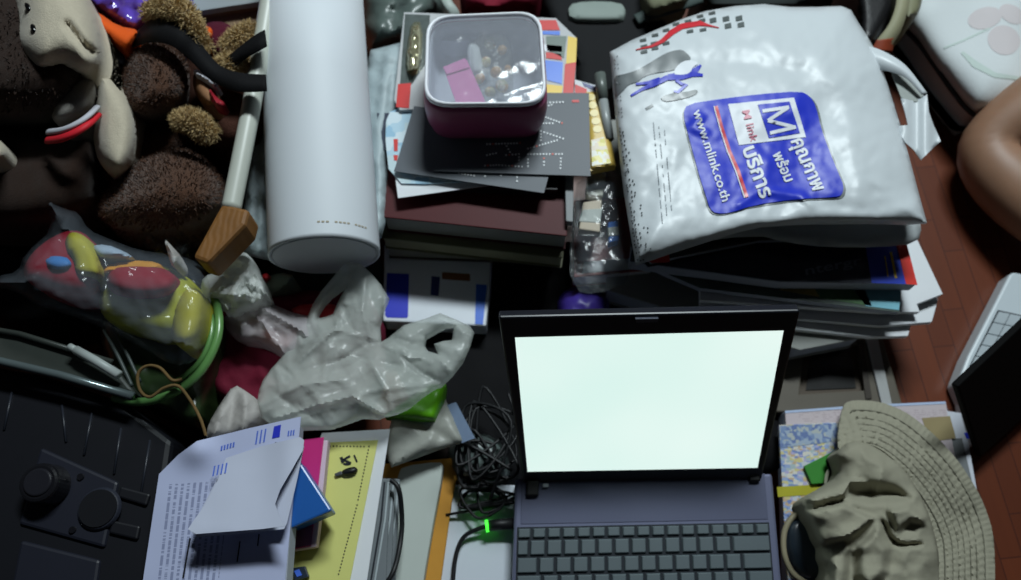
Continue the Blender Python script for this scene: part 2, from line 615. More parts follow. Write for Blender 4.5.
dz = ZB + .0006
bm = box_bm(lq(.0075, .0, BW - .009, at_px(519.5, 527.5)[1] - .003), ZB - .003, dz)
p_ = part(link_mesh('hinge_panel', bm, deck, bevel=.0004), lap, 'bluish grey panel between the keyboard and the screen')
u0, v0 = at_px(519.5, 527.5); u1, _ = at_px(771.5, 523)
kw = u1 - u0
KP = kw / 15.1
kb = part(link_mesh('keyboard', box_bm(lq(u0, v0, u1, v0 + .0128 + 5 * KP + .002), ZB - .002, ZB + .0002), mat('key_well', (26, 32, 40), .6, .3)), lap)
part(link_mesh('palm_rest', box_bm(lq(.006, v0 + .0128 + 5 * KP + .005, BW + .002, (HL - FL).length - .004), ZB - .002, dz), deck, bevel=.0004), lap)
pad = part(link_mesh('touchpad', box_bm(lq(kw * .36, .152, kw * .62, .182), ZB - .001, dz + .0004), mat('touchpad_grey', (96, 100, 120), .4, .4)), lap)


def key(ua, ub, va, vb):
    g = .0011
    q = lq(u0 + ua + g, v0 + va + g, u0 + ub - g, v0 + vb - g)
    part(link_mesh('key', box_bm(q, ZB, ZB + .0032, inset=.0016), keym, bevel=.0005, seg=1), kb)


fk = kw / 17
for i in range(17): key(i * fk, (i + 1) * fk, .0005, .0128)
r0 = .0128
rows = [[.75] + [1] * 12 + [2.35], [1.3] + [1] * 12 + [1.8], [1.55] + [1] * 12 + [1.55], [1.1] + [1] * 11 + [3.0 - .0], [1.2, 1, 1, 1, 5.2, 1, 1, 1, 1, 1, .7]]
for ri, row in enumerate(rows):
    tot = sum(row); x = 0
    for wd in row:
        wq = wd * kw / tot
        key(x, x + wq, r0 + ri * KP, r0 + (ri + 1) * KP); x += wq

# lid: a plane through the hinge line, opened about 122 degrees
h0, h1 = P(523, 484, ZB - .001), P(761, 480.5, ZB - .001)
hx = (h1 - h0).normalized(); back = Vector((-hx.y, hx.x, 0))
OPEN = R(122)
lup = (back * math.cos(R(180) - OPEN) + Vector((0, 0, 1)) * math.sin(R(180) - OPEN)).normalized()
ln = hx.cross(lup).normalized()
if ln.y > 0: ln = -ln                                     # screen side, towards the user


def lidhit(px, py, off=0.0):
    o_ = Vector((0, 0, CZ)); d_ = (P(px, py, 0) - o_)
    p0 = h0 + ln * off
    s_ = (p0 - o_).dot(ln) / d_.dot(ln)
    return o_ + d_ * s_


def lid_box(name, corners, m_, off0, off1, bevel=0, smooth=False):
    bm = bmesh.new()
    c = [lidhit(*q, 0.0) for q in corners]
    a = [bm.verts.new(p + ln * off0) for p in c]; b_ = [bm.verts.new(p + ln * off1) for p in c]
    bm.faces.new(a); bm.faces.new(b_[::-1])
    for i in range(4): bm.faces.new([a[i], a[(i + 1) % 4], b_[(i + 1) % 4], b_[i]])
    bmesh.ops.recalc_face_normals(bm, faces=bm.faces)
    return link_mesh(name, bm, m_, bevel=bevel)


lid = part(lid_box('lid', [(498.5, 317), (800.5, 310.5), (762, 479), (523.5, 483)], bez, 0.0, -.011, .002), lap, 'black screen lid with a plain bezel')
sm = bpy.data.materials.new('glowing_screen'); sm.use_nodes = True
t = NT(sm); b = t.n['Principled BSDF']; b.inputs['Base Color'].default_value = (.02, .02, .02, 1); b.inputs['Roughness'].default_value = .4
tc = t.node('ShaderNodeTexCoord'); nz = t.node('ShaderNodeTexNoise', Scale=7.0, Detail=1.0); t.link(tc.outputs['Object'], nz.inputs['Vector'])
t.link(t.mix(nz.outputs['Fac'], hexc(206, 240, 232), hexc(238, 252, 246)), b.inputs['Emission Color']); b.inputs['Emission Strength'].default_value = 1.0
part(lid_box('screen', [(515, 337.5), (783.5, 330.5), (757.5, 467.5), (527.5, 471.5)], sm, -.001, .0004), lid, 'blank white lit screen')
bm = bmesh.new(); q = [lidhit(636, 319), lidhit(658, 318.6), lidhit(657, 322), lidhit(637, 322.4)]
part(lid_box('latch', [(635, 317.3), (658, 316.8), (657, 320.3), (636, 320.8)], mat('latch_grey', (70, 74, 86), .4, .5), 0, .003), lid, 'small grey lid latch')
for xx, yy in ((533, 490), (755, 487)):
    a, bb = at_px(xx - 6.5, yy - 8), at_px(xx + 6.5, yy + 8)
    part(link_mesh('hinge', box_bm(lq(a[0], a[1], bb[0], bb[1]), ZB - .002, ZB + .006), BLACK(), bevel=.002), lap, 'square black screen hinge')
for xx, yy, wd in ((741, 483, 6.5), (546, 487.5, 3)):
    a, bb = at_px(xx - wd, yy - 2), at_px(xx + wd, yy + 2)
    part(link_mesh('hinge_tab', box_bm(lq(a[0], a[1], bb[0], bb[1]), ZB - .002, ZB + .004), mat('bright_metal', (190, 196, 205), .3, .6), bevel=.001), lap, 'small shiny tab on the hinge line')

# ------------------------------------------------------------------ cords left of the laptop
cordm = mat('black_cord', (20, 21, 24), .5, .4)
rr = random.Random(3)
pc = root('power_cord', 'black power cord whose plug glows green beside the laptop', 'cord', P(480, 530, BOXZ))
part(tube('cable', PT([(452, 600, .056), (455, 560, .056), (463, 538, .058), (478, 529, .062), (489, 526, .064)]), .0024, cordm), pc)
part(tube('plug', PT([(487, 526, .064), (498, 524.5, .065), (514, 523.5, .066)]), .0058, cordm, sm=False, n=12), pc)
gm = mat('green_light', (70, 255, 60), .4, .4, .02, emit=1.6)
part(tube('indicator_light', PT([(485.5, 526.2, .0645), (488.5, 525.8, .0645)]), .0066, gm, sm=False, n=12), pc, 'bright green ring light on the plug')


def tangle(name, label, cx, cy, rx, ry, n, z0, z1, seed, r=.0022, start=None, end=None):
    g = random.Random(seed); pts = [start] if start else []
    for i in range(n):
        a = i * 2.1 + g.uniform(-.5, .5)
        pts.append((cx + rx * math.cos(a) * g.uniform(.55, 1.05), cy + ry * math.sin(a) * g.uniform(.55, 1.05), g.uniform(z0, z1)))
    if end: pts.append(end)
    o = tube(name, PT(pts), r, cordm, n=6)
    return thing(o, label, 'cord', 'tangled cords behind the laptop corner')


tangle('cord', 'thin black cord looped in a coil in front of the added dark filler', 484, 500, 34, 18, 14, .056, .07, 5, .0017, start=(446, 515, .056), end=(512, 500, .07))
tangle('cord', 'thick black cord tangled up beside the screen edge', 488, 440, 34, 56, 16, .075, .10, 11, .0018, start=(508, 392, .08), end=(490, 500, .08))
tangle('cord', 'grey black cord knotted under the clear plastic pouch edge', 478, 462, 32, 38, 12, .072, .09, 23, .0019, start=(466, 480, .07), end=(512, 470, .09))
o = solid('bubble_pouch', smooth_loop([(446, 440), (480, 430), (506, 446), (512, 478), (490, 484), (452, 480)], 2), lambda x, y, d: .05 + .018 * dome(d, 14) + .003 * ns(x, y, .1, 4),
          .04, mat('grey_green_film', (96, 108, 106), .3, .6, .15), s=6)
thing(o, 'crumpled grey plastic pouch under the tangled cords', 'pouch')

# ------------------------------------------------------------------ papers at the lower left
ENV = lambda: mat('manila_paper', (196, 140, 56), .7, .25, .08, bump=.08, bs=120)
o = slab('envelope', [(300, 470), (408, 462), (461, 457), (452, 500), (438, 600), (434, 640), (290, 640)], .056, .010, ENV())
o.location.z += 0
thing(o, 'orange brown envelope with its edge beside the white box', 'envelope')
brd = mat('ivory_card', (188, 196, 190), .55, .3, .04)
o = slab('ring_binder', smooth_loop([(398, 474), (402, 466), (440, 461), (444, 466), (430, 540), (414, 640), (360, 640), (380, 540)], 1), .075, .018, brd, .002)
thing(o, 'pale grey binder lying on the orange brown envelope', 'binder')
for i, (a, zz) in enumerate(((1, .0865), (-4, .098), (-9, .1095))):
    lab = ['lowest clear disc case standing out beside the pale grey binder', 'middle clear disc case of the three beside the binder', 'topmost clear disc case of the three beside the binder'][i]
    c = root('disc_case', lab, 'disc case', P(385 + a, 540, zz - .011), 'disc cases between binder and yellow sheet')
    pts = [(386 + a, 478), (399 + a, 479), (397 + a, 520), (392 + a, 640), (345 + a, 640), (372 + a, 530)]
    part(slab('shell', pts, zz, .0055, mat('smoky_case', (120, 126, 130), .2, .7, .1), .001), c)
    part(slab('tray', pts, zz - .006, .004, mat('dark_case', (44, 48, 54), .3, .6, .1), .0005), c, 'dark inner tray')
    part(decal('bright_edge', [line_poly([(397.5 + a, 482), (394 + a, 520), (384 + a, 580), (376 + a, 630)], 1.6)], zz, mat('bright_edge', (176, 186, 190), .2, .7)), c)
    part(decal('dark_edge', [line_poly([(393.5 + a, 482), (390 + a, 520), (380 + a, 580), (372 + a, 630)], 1.8)], zz, mat('dark_case', (44, 48, 54))), c)
o = tube('cord', PT([(391, 480, .1115), (399, 490, .112), (402, 520, .1), (400, 545, .1), (394, 570, .112), (383, 590, .1125), (370, 620, .114)]), .0026, cordm)
thing(o, 'black cord lying along the edge of the clear disc cases', 'cord')

o = sheet('paper_sheet', [(322, 433), (390, 429), (382, 480), (367, 580), (357, 640), (270, 640), (290, 520)], lambda x, y, d: .1165 + .0 * x, WHITE_PAPER(), s=14)
thing(o, 'white sheet lying right under the yellow printed sheet', 'paper')
ZY = .119
yl = root('flyer', 'yellow printed sheet with a dotted black border', 'paper', P(325, 520, ZY - .001))
yel = mat('yellow_paper', (214, 214, 128), .65, .25, .05)
part(sheet('page', [(318, 443), (378, 440), (362, 520), (350, 580), (338, 640), (262, 640), (285, 530)], lambda x, y, d: ZY + 0 * x, yel, s=14), yl)
dots = []
for a, bq in (((330, 446), (369, 446.5)), ((369, 446.5), (357, 505)), ((357, 505), (337, 580))):
    L = math.dist(a, bq)
    for k in range(int(L / 3.4)):
        q = k * 3.4 / L; dots.append(ell(a[0] + (bq[0] - a[0]) * q, a[1] + (bq[1] - a[1]) * q, 0.75, .85, 0, 6))
part(decal('dotted_border', dots, ZY, INK()), yl, 'black dotted border line')
marks = [line_poly([(341, 457), (343, 463)], 3), line_poly([(343, 460), (350, 456)], 2.2), line_poly([(344, 460), (351, 463)], 2.2), line_poly([(354, 455), (357, 462)], 1.8), ell(347, 464, 4, 1.4)]
part(decal('printed_emblem', marks, ZY, INK()), yl, 'small black printed emblem')
us = root('flash_drive', 'small black memory stick lying on the yellow sheet', 'flash drive', P(346, 471, ZY))
part(solid('body', smooth_loop([(341, 470), (354, 466), (358, 469), (355, 474), (343, 476)], 2), lambda x, y, d: ZY + .004 + .003 * dome(d, 3), ZY + .0008, BLACK(), s=2.5), us)
part(slab('connector', [(334, 473.5), (341.5, 470.5), (342.5, 474.5), (335.5, 476.5)], ZY + .004, .003, mat('dull_metal', (70, 72, 78), .4, .6)), us)
pk = root('chewing_gum', 'tiny dark foil square at the bottom edge of the yellow sheet', 'packet', P(300, 573, ZY))
part(slab('wrapper', [(291, 568), (305, 566), (309, 577), (294, 581)], ZY + .006, .005, mat('dark_foil', (40, 50, 66), .25, .6, .3, ns=150)), pk)
part(decal('blue_mark', [[(294, 571), (299, 569), (302, 575), (297, 577)]], ZY + .0062, mat('blue_foil', (70, 110, 220), .3, .6)), pk, 'blue patch on the foil')

nb = root('notebook', 'magenta notebook lying under the blue box', 'notebook', P(312, 500, .121))
part(slab('pages', [(300, 441), (328, 440), (322, 500), (316, 547), (284, 552), (285, 480)], .135, .0125, mat('pinkish_pages', (214, 190, 206), .7, .2, .05)), nb)
part(slab('cover', [(299, 440), (324, 437), (317, 495), (311, 546), (283, 551), (284, 480)], .1365, .0013, mat('magenta_cover', (196, 40, 120), .4, .4, .08)), nb, 'magenta cover')
part(decal('cover_band', [[(290, 528), (313, 526), (311.5, 545), (288, 549)]], .1367, mat('dusky_purple', (120, 70, 110), .5, .3)), nb)
bb = root('tin_box', 'blue box with sharp edges beside the folded white letter', 'box', P(308, 505, .137))
bl = mat('blue_card', (34, 92, 168), .3, .5, .06)
part(solid('body', [(299, 461), (331, 511), (292, 528), (268, 522), (276, 468)], .163, .1375, bl, bevel=.002), bb)
part(solid('lid', [(298, 458.5), (332, 510.5), (291.5, 528), (266, 522), (274, 467)], .171, .1625, bl, bevel=.002), bb)

o = solid('cloth', smooth_loop([(296, 424), (420, 436), (468, 430), (474, 462), (420, 470), (300, 478)], 1), lambda x, y, d: .03 + .012 * dome(d, 10) + .004 * ns(x, y, .06, 2), .002, mat('gap_shade_brown', (34, 28, 26), .9, .1, .2), s=6)  # added to darken the gap where lit floor showed through
thing(o, 'dark filler added for the shaded gap between the pale pouch and the orange brown envelope', 'cloth')

# stereo
st_ = root('stereo', 'black portable stereo lying face up in the dark corner', 'stereo', P(60, 500, 0))
body = mat('stereo_black', (20, 21, 27), .5, .35, .12)
ZS = .150
part(solid('body', [(-90, 352), (40, 374), (122, 402), (172, 440), (160, 520), (146, 640), (-120, 640)], ZS, .002, body, bevel=.006), st_)
def sx(px, py): return (px, py)
part(slab('control_plate', [(40, 447), (118, 482), (104, 548), (18, 524)], ZS + .004, .006, mat('stereo_panel', (31, 33, 44), .5, .35, .08), .003), st_, 'raised charcoal control plate')
kn = P(51, 486, ZS + .004)
def disc_bm(c, r, h, n=32, bm=None, taper=.9):
    bm = bm or bmesh.new()
    a = [bm.verts.new(c + Vector((math.cos(i * 2 * math.pi / n) * r, math.sin(i * 2 * math.pi / n) * r, 0))) for i in range(n)]
    b_ = [bm.verts.new(c + Vector((math.cos(i * 2 * math.pi / n) * r * taper, math.sin(i * 2 * math.pi / n) * r * taper, h))) for i in range(n)]
    bm.faces.new(a[::-1]); bm.faces.new(b_)
    for i in range(n): bm.faces.new([a[i], a[(i + 1) % n], b_[(i + 1) % n], b_[i]])
    return bm
knob = part(link_mesh('knob', disc_bm(kn, .021, .022), mat('knob_black', (24, 24, 28), .2, .6), bevel=.003), st_, 'large shiny round knob')
part(link_mesh('knob_cap', disc_bm(kn + Vector((0, 0, .022)), .014, .002), mat('knob_cap', (34, 34, 40), .25, .6), bevel=.001), knob)
sp_ = P(100, 509, ZS + .004)
spk = part(link_mesh('speaker_ring', disc_bm(sp_, .0215, .004), mat('ring_grey', (42, 45, 56), .35, .5), bevel=.001), st_)
part(link_mesh('speaker_mesh', disc_bm(sp_ + Vector((0, 0, .004)), .0185, .0012, taper=.97), mat('mesh_black', (20, 21, 26), .8, .2, .3, ns=900)), spk)
for q in ((81, 477), (73, 530)):
    part(link_mesh('screw', disc_bm(P(q[0], q[1], ZS + .004), .0036, .002, 12), mat('knob_black', (24, 24, 28))), st_)
for a, b_ in (((92, 413), (84, 455)), ((121, 428), (114, 474)), ((62, 405), (66, 442)), ((150, 440), (140, 500)), ((12, 392), (4, 430))):
    part(tube('panel_ridge', PT([(a[0], a[1], ZS + .001), (b_[0], b_[1], ZS + .001)]), .0012, mat('ridge_grey', (38, 41, 50), .4, .5), n=6, sm=False), st_)
part(slab('button', [(120, 486), (150, 494), (146, 506), (117, 497)], ZS + .004, .005, body, .002), st_)
part(slab('button', [(112, 520), (140, 526), (137, 540), (108, 533)], ZS + .004, .005, body, .002), st_)
part(slab('cassette_door', [(20, 540), (100, 560), (88, 640), (0, 640)], ZS + .004, .006, mat('stereo_panel', (40, 43, 56)), .003), st_)
tr = root('tray', 'dark metal tray with a bright front rim beside the stereo', 'tray', P(50, 360, .15))
part(solid('base', [(-60, 322), (20, 336), (112, 364), (136, 394), (60, 374), (-60, 350)], .172, .152, mat('olive_metal', (66, 70, 66), .35, .5, .2), bevel=.003), tr)
part(tube('rim', PT([(-60, 347, .176), (0, 361, .176), (60, 375, .176), (133, 396, .176)]), .0042, mat('steel_rim', (128, 142, 144), .25, .6, .1, metal=.6), sm=False), tr, 'bright steel rim')
part(tube('rim', PT([(-60, 320, .176), (20, 334, .176), (112, 362, .176)]), .003, mat('olive_metal', (66, 70, 66)), sm=False), tr)

# letter and folded sheet
stack = slab('paper_stack', [(196, 446), (298, 424), (282, 640), (150, 640), (165, 480)], .1742, .022, mat('grey_pages', (170, 176, 190), .7, .2, .05), .001)
thing(stack, 'stack of papers under the printed white letter', 'paper stack')
ZL = lambda x, y, d: .176 + .010 * np.exp(-((x - 196) ** 2 + (y - 449) ** 2) / 260) + .0015 * ns(x, y, .02, 2)
let = root('letter', 'printed white letter with a small blue square near its corner', 'letter', P(220, 510, .175))
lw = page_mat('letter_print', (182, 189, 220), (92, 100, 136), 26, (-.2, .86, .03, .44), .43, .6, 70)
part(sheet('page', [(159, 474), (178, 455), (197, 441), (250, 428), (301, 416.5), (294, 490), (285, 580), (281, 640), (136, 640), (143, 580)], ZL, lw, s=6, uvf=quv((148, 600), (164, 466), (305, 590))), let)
part(decal('blue_stamp', [[(274, 426.5), (281, 424.5), (279.5, 437), (272, 438.5)]], ZL, BLUE(), s=4), let, 'solid blue square')
blut = mat('light_blue_ink', (84, 110, 200), .6, .2)
wr = []
for k in range(5): wr.append([(221 + k * 3, 446 - k * .9), (222.6 + k * 3, 445.6 - k * .9), (222 + k * 3, 450.5 - k * .9), (220.4 + k * 3, 451 - k * .9)])
for k in range(3): wr.append([(257 + k * 4, 431 - k), (258.4 + k * 4, 430.6 - k), (256.5 + k * 4, 444 - k), (255 + k * 4, 444.4 - k)])
for k in range(3): wr.append([(288 + k * 2.6, 431 - k * .5), (289.4 + k * 2.6, 430.6 - k * .5), (288.8 + k * 2.6, 436 - k * .5), (287.4 + k * 2.6, 436.4 - k * .5)])
for a_, b_ in ((0, 5), (5, 8), (8, 11)): part(decal('blue_writing', wr[a_:b_], ZL, blut, s=4), let, 'faint blue printed writing')
tk = [line_poly([(240, 541), (237, 562)], 1.2), line_poly([(259, 534), (257.5, 546)], 1.2), line_poly([(190, 538), (183, 578)], 1.6), line_poly([(275, 443), (277, 443)], 1.4)]
part(decal('print_marks', tk, ZL, INK(), s=5), let)
fold = [(188, 529), (194, 520), (205, 505), (218, 480), (226, 458), (262, 446), (300, 437), (304, 440), (303, 450), (294, 466), (280, 490), (275, 504), (279, 515), (285, 526), (262, 529), (236, 531), (196, 534)]
ZF = lambda x, y, d: .181 + .030 * np.clip((y - 440) / 90, 0, 1) ** 1.3 + .006 * np.exp(-((x - 290) / 18.) ** 2) + .002 * ns(x, y, .025, 5)
fs = root('folded_sheet', 'folded white sheet with lifted edge lying on the printed letter', 'paper', P(240, 490, .18))
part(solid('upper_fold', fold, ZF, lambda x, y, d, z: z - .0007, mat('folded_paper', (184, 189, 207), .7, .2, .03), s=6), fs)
part(solid('lower_fold', [(190, 531), (226, 462), (300, 441), (304, 446), (297, 480), (287, 523), (284, 529), (240, 534), (198, 537)],
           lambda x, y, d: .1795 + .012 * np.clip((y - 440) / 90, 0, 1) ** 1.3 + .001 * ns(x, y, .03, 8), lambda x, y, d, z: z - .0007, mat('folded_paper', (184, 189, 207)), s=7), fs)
w2 = [[(214 + k * 4, 466 - k), (215.4 + k * 4, 465.6 - k), (213.6 + k * 4, 476 - k), (212.2 + k * 4, 476.4 - k)] for k in range(4)]
part(decal('blue_writing', w2, lambda x, y, d: ZF(x, y, d) + .0003, blut, s=4), fs, 'faint blue writing along one edge')

# ------------------------------------------------------------------ books, cards and the lunch box
def book(name, label, pts, z, th, cover, pages, group=None, cat='book', cth=.0022):
    r = root(name, label, cat, P(sum(p[0] for p in pts) / len(pts), sum(p[1] for p in pts) / len(pts), z - th), group)
    c = np.mean(pts, 0)
    ins = [tuple(c + (np.array(p) - c) * .985) for p in pts]
    part(slab('pages', ins, z - cth, th - 2 * cth, pages, 0), r)
    part(slab('cover', pts, z, cth, cover, .0008), r)
    low = [tuple(q) for q in pts]
    bmx = solid_bm(pts, z, z - cth)
    for v in bmx.verts: v.co.z -= th - cth
    part(link_mesh('back_cover', bmx, cover), r)
    return r


gpg = mat('grey_pages', (170, 176, 190))
pg2 = mat('cream_pages', (150, 152, 140), .75, .2, .15, wave=(260, 2, .3, 'Z'))
blis = root('medicine_box', 'white carton with blue panels lying below the red book', 'box', P(436, 285, .035))
part(slab('carton', smooth_loop([(384, 244), (492, 249), (490, 288), (486, 326), (383, 321)], 0), .065, .03, mat('glossy_white_card', (222, 228, 236), .3, .5, .03), .002), blis)
ZC = .065
part(decal('blue_panel', [[(387, 273), (409, 274), (408, 316), (407, 318), (387, 317.5), (385, 315)]], ZC, BLUE()), blis, 'large blue panel')
part(decal('blue_strip', [[(476, 284), (487, 285), (483, 324.5), (475, 324)]], ZC, mat('sky_blue_ink', (52, 108, 214), .35, .5)), blis, 'narrow blue strip')
part(decal('dark_strip', [[(431.5, 276), (440, 277), (438.5, 296), (430.5, 295)]], ZC, mat('navy_ink', (50, 60, 120), .4, .4)), blis, 'narrow navy patch')
part(decal('brown_patch', [[(442, 272), (470, 274), (470, 281), (442, 279)]], ZC, mat('brown_ink', (130, 84, 50), .5, .3)), blis, 'brown printed patch')

book('hardcover_book', 'dark brown hardcover book at the bottom of the book stack', [(390, 150), (552, 152), (542, 254), (386, 248)], .094, .028, mat('brown_cover', (64, 50, 44), .5, .35), pg2)
book('photo_album', 'thick book with pale olive edge under the red book', [(384, 148), (577, 152), (563, 258), (382, 238)], .122, .027, mat('olive_cover', (104, 104, 76), .5, .35), mat('olive_pages', (150, 150, 118), .7, .2, .2, wave=(240, 1, .3, 'Z')))
book('hardcover_book', 'glossy dark red hardcover book below the dotted dark cards', [(386, 140), (571, 144), (567, 236), (383, 217)], .156, .033, mat('maroon_cover', (72, 13, 18), .55, .25, .1), mat('grey_edge_pages', (168, 172, 164), .7, .2, .1, wave=(300, 1, .4, 'Z')))
db = root('disc_box', 'black box between the red book and the dark dotted cards', 'box', P(480, 150, .157))
part(slab('case', [(402, 60), (562, 62), (558, 190), (398, 186)], .168, .0115, BLACK(), .001), db)
part(slab('spine', [(562.5, 62), (576, 63), (573, 222), (566, 221)], .166, .01, mat('grey_card', (140, 144, 146), .6, .3), .001), db, 'grey card edge')

cloud = patch_mat('sky_print', [(176, 206, 222), (150, 190, 214), (206, 222, 230), (190, 210, 216)], 70, .5)
o = sheet('paper_card', [(394, 168), (470, 160), (515, 182), (470, 188), (398, 198)], lambda x, y, d: .1705 + 0 * x, WHITE_PAPER(), s=14, th=.0008)
thing(o, 'white card peeking out below the light blue card', 'card')
lb = root('postcard', 'light blue card with red and dark edge left of the lunch box', 'card', P(420, 150, .171))
part(slab('card', smooth_loop([(384, 126), (392, 107), (450, 100), (520, 176), (436, 184), (390, 183)], 1), .1728, .0016, cloud, 0), lb)
part(decal('red_print', [[(393.5, 139), (398, 139), (397.5, 151), (394, 151)], [(393.5, 155), (398, 155), (397, 161), (394, 160)]], .1728, RED()), lb)
o = slab('leaflet', [(377, 113), (390, 113), (389, 122), (391, 150), (380, 150)], .166, .0012, mat('navy_leaflet', (46, 54, 72), .5, .3), 0)
thing(o, 'dark navy leaflet corner beside the white paper roll', 'leaflet')

mgd = None
mg = root('magazine', 'colourful magazine with red yellow and blue print under the lunch box', 'magazine', P(490, 65, .1735))
part(slab('pages', [(404, 12), (556, 18), (577, 38), (572, 98), (520, 104), (400, 110), (394, 100)], .1776, .004, mat('print_pages', (186, 188, 190), .5, .3), .0005), mg)
ZM = .1777
part(decal('dark_print', [[(405, 14), (430, 15), (428, 60), (412, 84), (400, 84)]], ZM - .0002, mat('dim_teal_print', (70, 80, 78), .35, .5, .5, ns=90)), mg)
part(decal('red_print', [[(538, 20), (556, 20), (560, 30), (539, 30)], [(398, 84), (411, 83), (409, 108), (396, 107)], [(565, 64), (576, 62), (573, 95), (563, 94)], [(546, 52), (561, 54), (562, 60), (546, 58)]], ZM, RED()), mg)
part(decal('blue_print', [[(545, 60), (563, 62), (562, 84), (547, 80)], [(540, 31), (560, 31), (560, 35), (540, 34)]], ZM, mat('mid_blue_ink', (72, 120, 220), .35, .4)), mg)
part(decal('yellow_print', [[(568, 36), (577, 38), (576, 62), (566, 64)], [(546, 84), (563, 86), (561, 98), (546, 94)]], ZM, mat('yellow_ink', (226, 190, 60), .4, .4)), mg)
part(decal('teal_print', [[(546, 36), (567, 36), (564, 58), (547, 50)], [(408, 62), (412, 62), (411, 82), (407, 82)]], ZM, mat('grey_teal_ink', (96, 112, 104), .4, .4)), mg)
part(decal('white_print', [[(540, 44), (562, 46), (562, 52), (542, 51)]], ZM, WINK()), mg)
gf = solid('gold_highlight', smooth_loop([(411, 22), (423, 22), (421, 68), (408, 74), (405, 60), (408, 40)], 1), lambda x, y, d: .180 + .014 * dome(d, 6) + .006 * ns(x, y, .12, 6, 3), .1785,
           mat('highlight_gold', (190, 186, 150), .2, .9, .3, metal=.7, ns=120), s=3)  # opaque gold stands in for highlights on clear cellophane
thing(gf, 'gold piece standing in for cellophane highlights at the left side of lunch box', 'wrapper')

cardm = mat('charcoal_card', (80, 86, 94), .5, .4, .05, ns=15)
dotw = mat('white_dots', (232, 236, 238), .5, .3); dotr = mat('red_dots', (226, 110, 96), .5, .3)


def dot_strokes(strokes, step=3.1, r=1.0):
    W_, R_, seen = [], [], []
    k = 0
    for st in strokes:
        for a, b_ in zip(st, st[1:]):
            L = math.dist(a, b_); n = max(1, int(round(L / step)))
            for i in range(n + 1):
                q = i / n; k += 1
                c = (a[0] + (b_[0] - a[0]) * q, a[1] + (b_[1] - a[1]) * q)
                if any(math.dist(c, e) < 2.3 for e in seen): continue
                seen.append(c)
                (R_ if k % 9 == 4 else W_).append(ell(a[0] + (b_[0] - a[0]) * q, a[1] + (b_[1] - a[1]) * q, r, r * .95, 0, 6))
    return W_, R_


cl = root('card', 'lower charcoal card with slanted end, second of the dotted pair', 'card', P(480, 160, .176))
part(slab('sheet', [(414, 106), (562, 126), (544, 193), (394, 171)], .1795, .001, cardm, 0), cl)
W_, R_ = dot_strokes([[(485, 176), (485.5, 176)], [(501, 175), (501.5, 175)], [(517, 177), (517, 181)], [(459, 173), (477, 176)]])
part(decal('white_dots', W_, .1795, dotw), cl)
cu = root('card', 'upper charcoal card with dotted white lettering under the lunch box', 'card', P(512, 135, .18))
part(slab('sheet', [(436, 92), (589, 93), (590.5, 176), (434, 171)], .1822, .001, cardm, 0), cu)
MAE = [[(531, 103), (563, 102), (546, 106), (563, 102)], [(546, 106), (531, 108)], [(540, 115), (562, 123), (545, 116)], [(531, 123.5), (562, 123)],
       [(541, 131), (563, 138.5), (528, 148.5)], [(541, 131), (541, 146)],
       [(528, 154), (562, 154)], [(528, 156), (528, 166)], [(544, 155), (544, 165)], [(561, 155), (560.5, 168)],
       [(485, 165.5), (499, 165), (522, 166.5)], [(487, 155), (496, 153)], [(506, 155), (519, 154), (519, 160)], [(487, 144), (520, 143)], [(505, 143), (510, 152)]]
W_, R_ = dot_strokes(MAE)
part(decal('dotted_letters', W_, .1822, dotw), cu, 'white dotted letters')
part(decal('red_dots', R_, .1822, dotr), cu)
part(decal('red_mark', [line_poly([(572, 101), (579, 101)], 2.4)], .1822, RED()), cu)

# lunch box
ZR = .246
rimq = smooth_loop([(427, 18), (541, 13), (547, 106), (424, 107)], 0)


def rounded(q, r=.2, n=6):
    out = []
    m_ = len(q)
    for i in range(m_):
        a, b_, c = (np.array(q[(i + k) % m_], float) for k in (-1, 0, 1))
        p0, p1 = b_ + (a - b_) * r, b_ + (c - b_) * r
        for k in range(n + 1):
            s_ = k / n; out.append(tuple((1 - s_) ** 2 * p0 + 2 * s_ * (1 - s_) * b_ + s_ * s_ * p1))
    return out


rq = np.array(rounded(rimq, .22))
ring3 = np.array([P(x, y, ZR) for x, y in rq]); cen3 = ring3.mean(0)


def ring_at(k, z):
    r = cen3 + (ring3 - cen3) * k; r[:, 2] = z
    return r


def loft(rings, bm=None, close=(True, True)):
    bm = bm or bmesh.new()
    vs = [[bm.verts.new(p) for p in r] for r in rings]
    n = len(vs[0])
    for a, b_ in zip(vs, vs[1:]):
        for i in range(n): bm.faces.new([a[i], a[(i + 1) % n], b_[(i + 1) % n], b_[i]])
    if close[0]: bm.faces.new(vs[0][::-1])
    if close[1]: bm.faces.new(vs[-1])
    bmesh.ops.recalc_face_normals(bm, faces=bm.faces)
    return bm


lbx = root('lunch_box', 'pink square lunch box with a clear shiny lid', 'container', (cen3[0], cen3[1], .183))
pinkm = mat('pink_plastic', (138, 62, 96), .35, .5, .05)
part(link_mesh('tub', loft([ring_at(.90, .1832), ring_at(.97, .188), ring_at(1.03, .205), ring_at(1.045, .222), ring_at(1.03, .236), ring_at(1.0, .243), ring_at(.955, .243), ring_at(.96, .222), ring_at(.93, .2), ring_at(.88, .1935)]),
                      pinkm, smooth=True), lbx, 'pink body with rounded corners')
inn = mat('frosted_white', (186, 190, 204), .5, .4, .06)
part(link_mesh('liner', loft([ring_at(.86, .1936), ring_at(.925, .2), ring_at(.95, .222), ring_at(.95, .241), ring_at(.94, .241), ring_at(.935, .222), ring_at(.91, .201), ring_at(.85, .1945)]), inn, smooth=True), lbx, 'pale inner liner')
lidp = part(link_mesh('lid', loft([ring_at(.985, .2435), ring_at(1.005, .2455), ring_at(1.0, .2495), ring_at(.97, .251), ring_at(.945, .249), ring_at(.94, .2445), ring_at(.985, .2435)], close=(False, False)),
                      mat('milky_rim', (236, 238, 244), .35, .5, .03), smooth=True), lbx, 'milky white lid rim')
